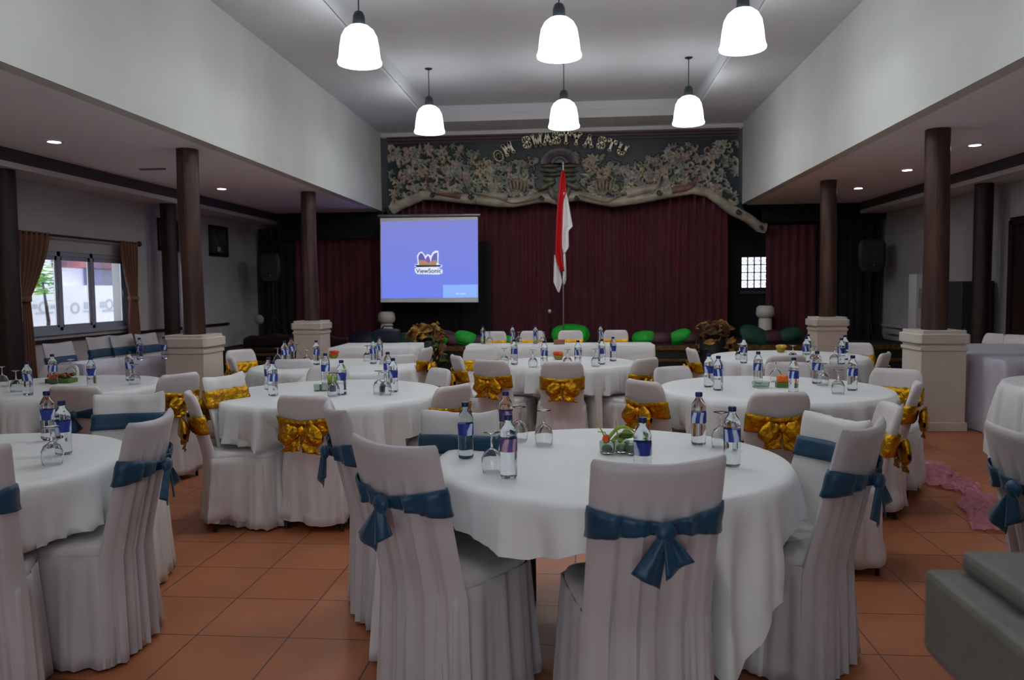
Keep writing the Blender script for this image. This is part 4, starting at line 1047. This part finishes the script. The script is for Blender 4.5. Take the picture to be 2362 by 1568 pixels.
for k,x,y,d_ in BO:
    src=B1 if k=='b' else B2
    o=src if not used[k] else copy_tree(src); used[k]=True
    q=pz(x,y,.753+.235)
    if 'head table' in d_: q=py(x,y,9.98)
    o.location=(q.x,q.y,.7545); o.rotation_euler=(0,0,x*.37)
    o['label']='clear water bottle '+('' if k=='p' else '')+d_; o['group']='water bottles on the tables'
# ---------------------------------------------------------------- upturned goblets
gl=thing('upturned_goblet','x','goblet')
MB().lathe([(.036,0),(.0365,.002),(.041,.03),(.040,.055),(.030,.078),(.012,.090),(.006,.094),(.006,.091),(.011,.086),(.028,.075),(.038,.054),(.0393,.03),(.0345,.002),(.0335,0)],n=28,cap0=False,cap1=False).build('bowl',GLASS,gl)
MB().lathe([(.006,.093),(.0042,.1),(.004,.14),(.006,.148)],n=12).build('stem',GLASS,gl)
MB().lathe([(.006,.146),(.02,.150),(.032,.1535),(.032,.155),(.004,.156)],n=24).build('foot',GLASS,gl)
freeze(gl); first=True
GL=[(1134,996,'left of the purple labelled bottle, nearest table'),(1197,938,'right of the purple labelled bottles, nearest table'),(1254,946,'below the centred gold chair, nearest table'),(1663,950,'beside the rightmost bottle of the nearest table'),
(117,984,'between the two bottles, lower left table'),(36,854,'left of the leftmost bottle, window side table'),(4,845,'at the left edge, window side table'),(162,829,'right of the flower tray, window side table'),(309,840,'by the rightmost bottle, window side table'),
(874,855,'left of the right bottle pair, table left of centre'),(768,860,'beside the green flower bowl, table left of centre'),(888,858,'close to the front right bottle, table left of centre'),
(640,802,'leftmost on the far left table'),(684,794,'right of the left bottle cluster, far left table'),(707,806,'before the pedestal, far left table'),(847,797,'beside the right bottle cluster, far left table'),
(1163,803,'leftmost on the table below the flag'),(1229,807,'left behind the centred gold chair, table below the flag'),(1309,806,'right of flowers, table below the flag'),(1374,805,'left of the right bottle pair, table below the flag'),
(1196,767,'second on the head table, between two chairs'),(1253,766,'left of the microphone stand, head table'),(1129,769,'beside the leftmost bottle, head table'),
(1790,832,'behind the orange box, table right of centre'),(1934,853,'left of the rightmost bottle, table right of centre'),(1898,838,'beside the back bottle, table right of centre'),
(1706,792,'beside the leftmost bottle, far right table'),(1829,796,'in the middle of the far right table'),(1879,799,'right of the middle bottle pair, far right table'),(1925,800,'left of the right bottle pair, far right table')]
for x,y,d_ in GL:
    o=gl if first else copy_tree(gl); first=False
    q=pz(x,y,.7545+.155)
    if 'head table' in d_: q=py(x,y,10.0)
    o.location=(q.x,q.y,.7545); o['label']='upturned clear goblet '+d_; o['group']='upturned goblets on the tables'
# ---------------------------------------------------------------- centrepieces
LEAFM=mat('pale_green_leaf',(150,176,70),.5,var=.25,vscale=20); ORM=mat('orange_petal',(222,96,30),.5); DLEAF=mat('deep_green_leaf',(74,104,44),.5,var=.2,vscale=20)
JAR=mat('greenish_glass',(214,232,220),.05,trans=.9,ior=1.35)
def centre(x,y,label,kind):
    q=pz(x,y,.755); t=thing('flower_centrepiece',label,'centrepiece',(q.x,q.y,.7545),0,'table centrepieces')
    random.seed(x)
    if kind=='bowl':
        for i,(dx,dy) in enumerate(((-.05,0),(.012,.02),(.055,-.012))):
            j=MB().lathe([(.024,0),(.031,.004),(.033,.05),(.030,.052),(.028,.008),(.004,.006)],(dx,dy,0),n=20,cap1=False).build('jar',JAR,t)
            mb=MB(); mb.ell((dx,dy,.022),(.024,.024,.016),10,6,wob=.3); mb.build('jar_filling',DLEAF if i!=1 else LEAFM,j)
        mb=MB()
        for a0,a1,zz in ((-.05,.09,.115),(-.03,.10,.09),(0,.07,.10),(.0,.1,.075)):
            pts=[(a0+(a1-a0)*k/8,.01*math.sin(k),.04+ (zz-.04)*math.sin(PI*(k/8)*.85+.2)) for k in range(9)]
            mb.tube(pts,[.008]*4+[.006,.005,.004,.003,.002],6)
        mb.tube([(-.05,0,.05),(-.075,0,.10),(-.10,.01,.135)],[.004,.003,.002],5); mb.tube([(-.04,0,.05),(-.06,0,.09),(-.09,.01,.09)],[.005,.003,.002],5)
        mb.tube([(-.0,0,.05),(-.01,0,.1),(-.012,.01,.14)],[.005,.003,.002],5)
        mb.build('leaves',LEAFM,t)
        MB().ell((-.055,-.02,.065),(.016,.014,.02),12,8,wob=.2).build('bud',ORM,t)
        MB().ell((.03,.0,.075),(.03,.02,.012),12,8,wob=.2).build('folded_leaf',DLEAF,t)
    elif kind=='tray':
        MB().box(-.1,.1,-.06,.06,0,.035).build('tray',mat('green_leaf_tray',(92,120,52),.5),t,smooth=False,bevel=.006)
        for nm,mm,n in (('petals',ORM,14),('petals',mat('dark_red_petal',(120,30,30),.5),9),('leaves',DLEAF,14)):
            mb=MB()
            for i in range(n): mb.ell((random.uniform(-.09,.09),random.uniform(-.05,.05),.045+random.uniform(0,.02)),(.017,.014,.012),8,5,wob=.3)
            tag_=mb.build(nm,mm,t); tag_['kind']='stuff'
    elif kind=='green':
        MB().lathe([(.028,0),(.03,.05),(.034,.06)],n=20).build('pot',mat('blue_green_pot',(74,86,110),.4),t)
        mb=MB()
        for i in range(9): a=i*.7; mb.ell((.016*math.cos(a),.016*math.sin(a),.075+.012*(i%3)),(.022,.018,.02),10,6,wob=.3)
        mb.build('leaves',LEAFM,t)
        for dx in (-.11,-.07): MB().lathe([(.022,0),(.028,.004),(.03,.045),(.027,.045),(.025,.006),(.004,.005)],(dx,.02,0),n=18,cap1=False).build('jar',JAR,t)
    elif kind=='box':
        MB().box(-.045,.045,-.03,.03,0,.035).build('tray',mat('green_leaf_tray',(92,120,52),.5),t,smooth=False,bevel=.004)
        MB().box(-.038,.038,-.026,.026,.035,.085).build('petals',mat('orange_marigold',(236,120,30),.6,bump=.6,bscale=60),t,smooth=False,bevel=.012)
        MB().lathe([(.045,0),(.055,.004),(.06,.04),(.056,.04),(.05,.008),(.004,.006)],(-.15,-.01,0),n=24,cap1=False).build('jar',JAR,t)
    else:
        MB().lathe([(.03,0),(.045,.02),(.05,.04)],n=18).build('pot',mat('yellow_green_bowl',(150,140,50),.5),t)
        mb=MB()
        mb.ell((0,0,.045),(.046,.04,.016),14,6,wob=.2)
        for i in range(12): mb.ell((random.uniform(-.038,.038),random.uniform(-.028,.028),.055+random.uniform(0,.014)),(.022,.018,.014),8,5,wob=.3)
        mb.build('petals',mat('orange_red_petal',(226,84,34),.5) if kind=='red' else mat('yellow_petal',(220,180,80),.5),t)
centre(1428,1045,'small flower jars with pale green leaves and orange bud, nearest table','bowl')
centre(767,902,'small pot with green blossoms and glass jars, table left of centre','green')
centre(1805,893,'green tray with orange marigold and glass jar, table right of centre','box')
centre(142,882,'long green tray of orange and red flowers, window side table','tray')
centre(1288,829,'yellow bowl of orange flowers, table below the flag','red')
centre(1801,812,'yellow blossoms in small bowl, far right table','yellow')
centre(770,826,'red orange petals in small bowl, far left table','red')
# objects on other tables
q=pz(896,789,.755); t=thing('hand_bag','dark navy bag lying on the white side table','bag',(q.x,q.y,.7545))
def bag(z,k): return [(.17*k*math.copysign(abs(math.cos(2*PI*j/20))**.6,math.cos(2*PI*j/20)),.10*k*math.copysign(abs(math.sin(2*PI*j/20))**.6,math.sin(2*PI*j/20)),z) for j in range(20)]
MB().loft([bag(0,.8),bag(.02,.95),bag(.10,1.05),bag(.16,.95),bag(.18,.7)]).build('body',NAVY,t); MB().tube([(-.09,0,.17),(-.06,-.01,.22),(.06,-.01,.22),(.09,0,.17)],.01,6).build('handle',BLACKM,t)
q=py(1290,796,9.9)
t=thing('card_box','small brown card box on the head table','box',(q.x,q.y,.7545)); MB().box(-.07,.07,-.03,.03,0,.05).build('body',mat('brown_card',(150,110,90),.6),t,smooth=False,bevel=.004)
MB().box(-.072,.072,-.032,.032,.045,.056).build('lid',mat('orange_brown_card',(180,96,50),.6),t,smooth=False)
# window curtains
def tied(y_top0,y_top1,y_tie0,y_tie1,y_bot0,y_bot1,ztop,ztie,zbot,label,X=XL+.12):
    t=thing('window_curtain',label,'curtain',(0,0,0))
    def edge(v):
        z=ztop+(zbot-ztop)*v; 
        if z>ztie: s_=(ztop-z)/(ztop-ztie); k=s_**1.5; return y_top0+(y_tie0-y_top0)*k,y_top1+(y_tie1-y_top1)*k
        s_=(ztie-z)/(ztie-zbot); k=s_**.7; return y_tie0+(y_bot0-y_tie0)*k,y_tie1+(y_bot1-y_tie1)*k
    def fn(u,v):
        a,b_=edge(v); w_=b_-a; z=ztop+(zbot-ztop)*v; return (X+.035*math.sin(u*PI*12)*(.5+w_),a+w_*u,z)
    MB().grid(fn,96,30).build('cloth',BRC,t,solid=.004,auto=80)
    MB().loft([[(X+.06*math.cos(a),(y_tie0+y_tie1)/2+(abs(y_tie1-y_tie0)/2+.01)*math.sin(a),ztie+dz) for a in [2*PI*j/16 for j in range(16)]] for dz in (-.03,.03)],False,False).build('tie_band',BRC,t,solid=.004)
cy=lambda x,y: px(x,y,XL+.12).y
tied(cy(40,560),cy(116,560),cy(38,690),cy(69,690),cy(38,800),cy(84,800),2.19,px(60,690,XL+.12).z,.42,'brown curtain tied back at the left side of the window')
tied(cy(276,570),cy(318,570),cy(300,688),cy(316,688),cy(292,760),cy(326,760),2.19,px(300,688,XL+.12).z,.42,'brown curtain tied back at the right side of the window')
t=thing('curtain_rod','dark curtain rod with ball end above the left window','rod',(0,0,0)); a=cy(60,545); b_=cy(318,565)
MB().tube([(XL+.12,a-.1,2.17),(XL+.12,b_,2.17)],.016,8).build('rod',DKWOOD,t); MB().ell((XL+.12,b_+.03,2.17),(.04,.04,.04),12,8).build('finial',DKWOOD,t)
MB().tube([(XL,b_-.05,2.17),(XL+.12,b_-.05,2.17)],.01,6).build('bracket',DKWOOD,t)
# pink organza on the floor
pts=[(2100,1068),(2150,1105),(2210,1125),(2260,1150),(2310,1185),(2345,1235)]
P3=[pz(x,y,0) for x,y in pts]
def fn(u,v):
    k=u*(len(P3)-1); i=min(int(k),len(P3)-2); q=P3[i].lerp(P3[i+1],k-i); d_=(P3[i+1]-P3[i]).normalized(); n_=Vector((-d_.y,d_.x,0))
    w_=.17+.07*math.sin(u*9)+.03*math.sin(v*7+u*20); q=q+n_*(v-.5)*2*w_
    return (q.x,q.y,.012+.035*abs(noise.noise(Vector((u*22,v*7,1))))+.02*abs(noise.noise(Vector((u*50,v*15,4)))))
o=MB().grid(fn,120,30).build('organza_cloth',mat('pink_organza',(196,120,140),.35,alpha=.62,bump=.4,bscale=30),auto=80); tag(o,'crumpled sheer pink cloth lying on the tiles at right','cloth')
# lighter light paths keep the render quick
cy_=S.cycles
cy_.use_adaptive_sampling=True; cy_.adaptive_threshold=.06; cy_.adaptive_min_samples=16
cy_.max_bounces=8; cy_.diffuse_bounces=4; cy_.glossy_bounces=3; cy_.transmission_bounces=7; cy_.transparent_max_bounces=6
cy_.caustics_reflective=False; cy_.caustics_refractive=True; cy_.blur_glossy=1.0
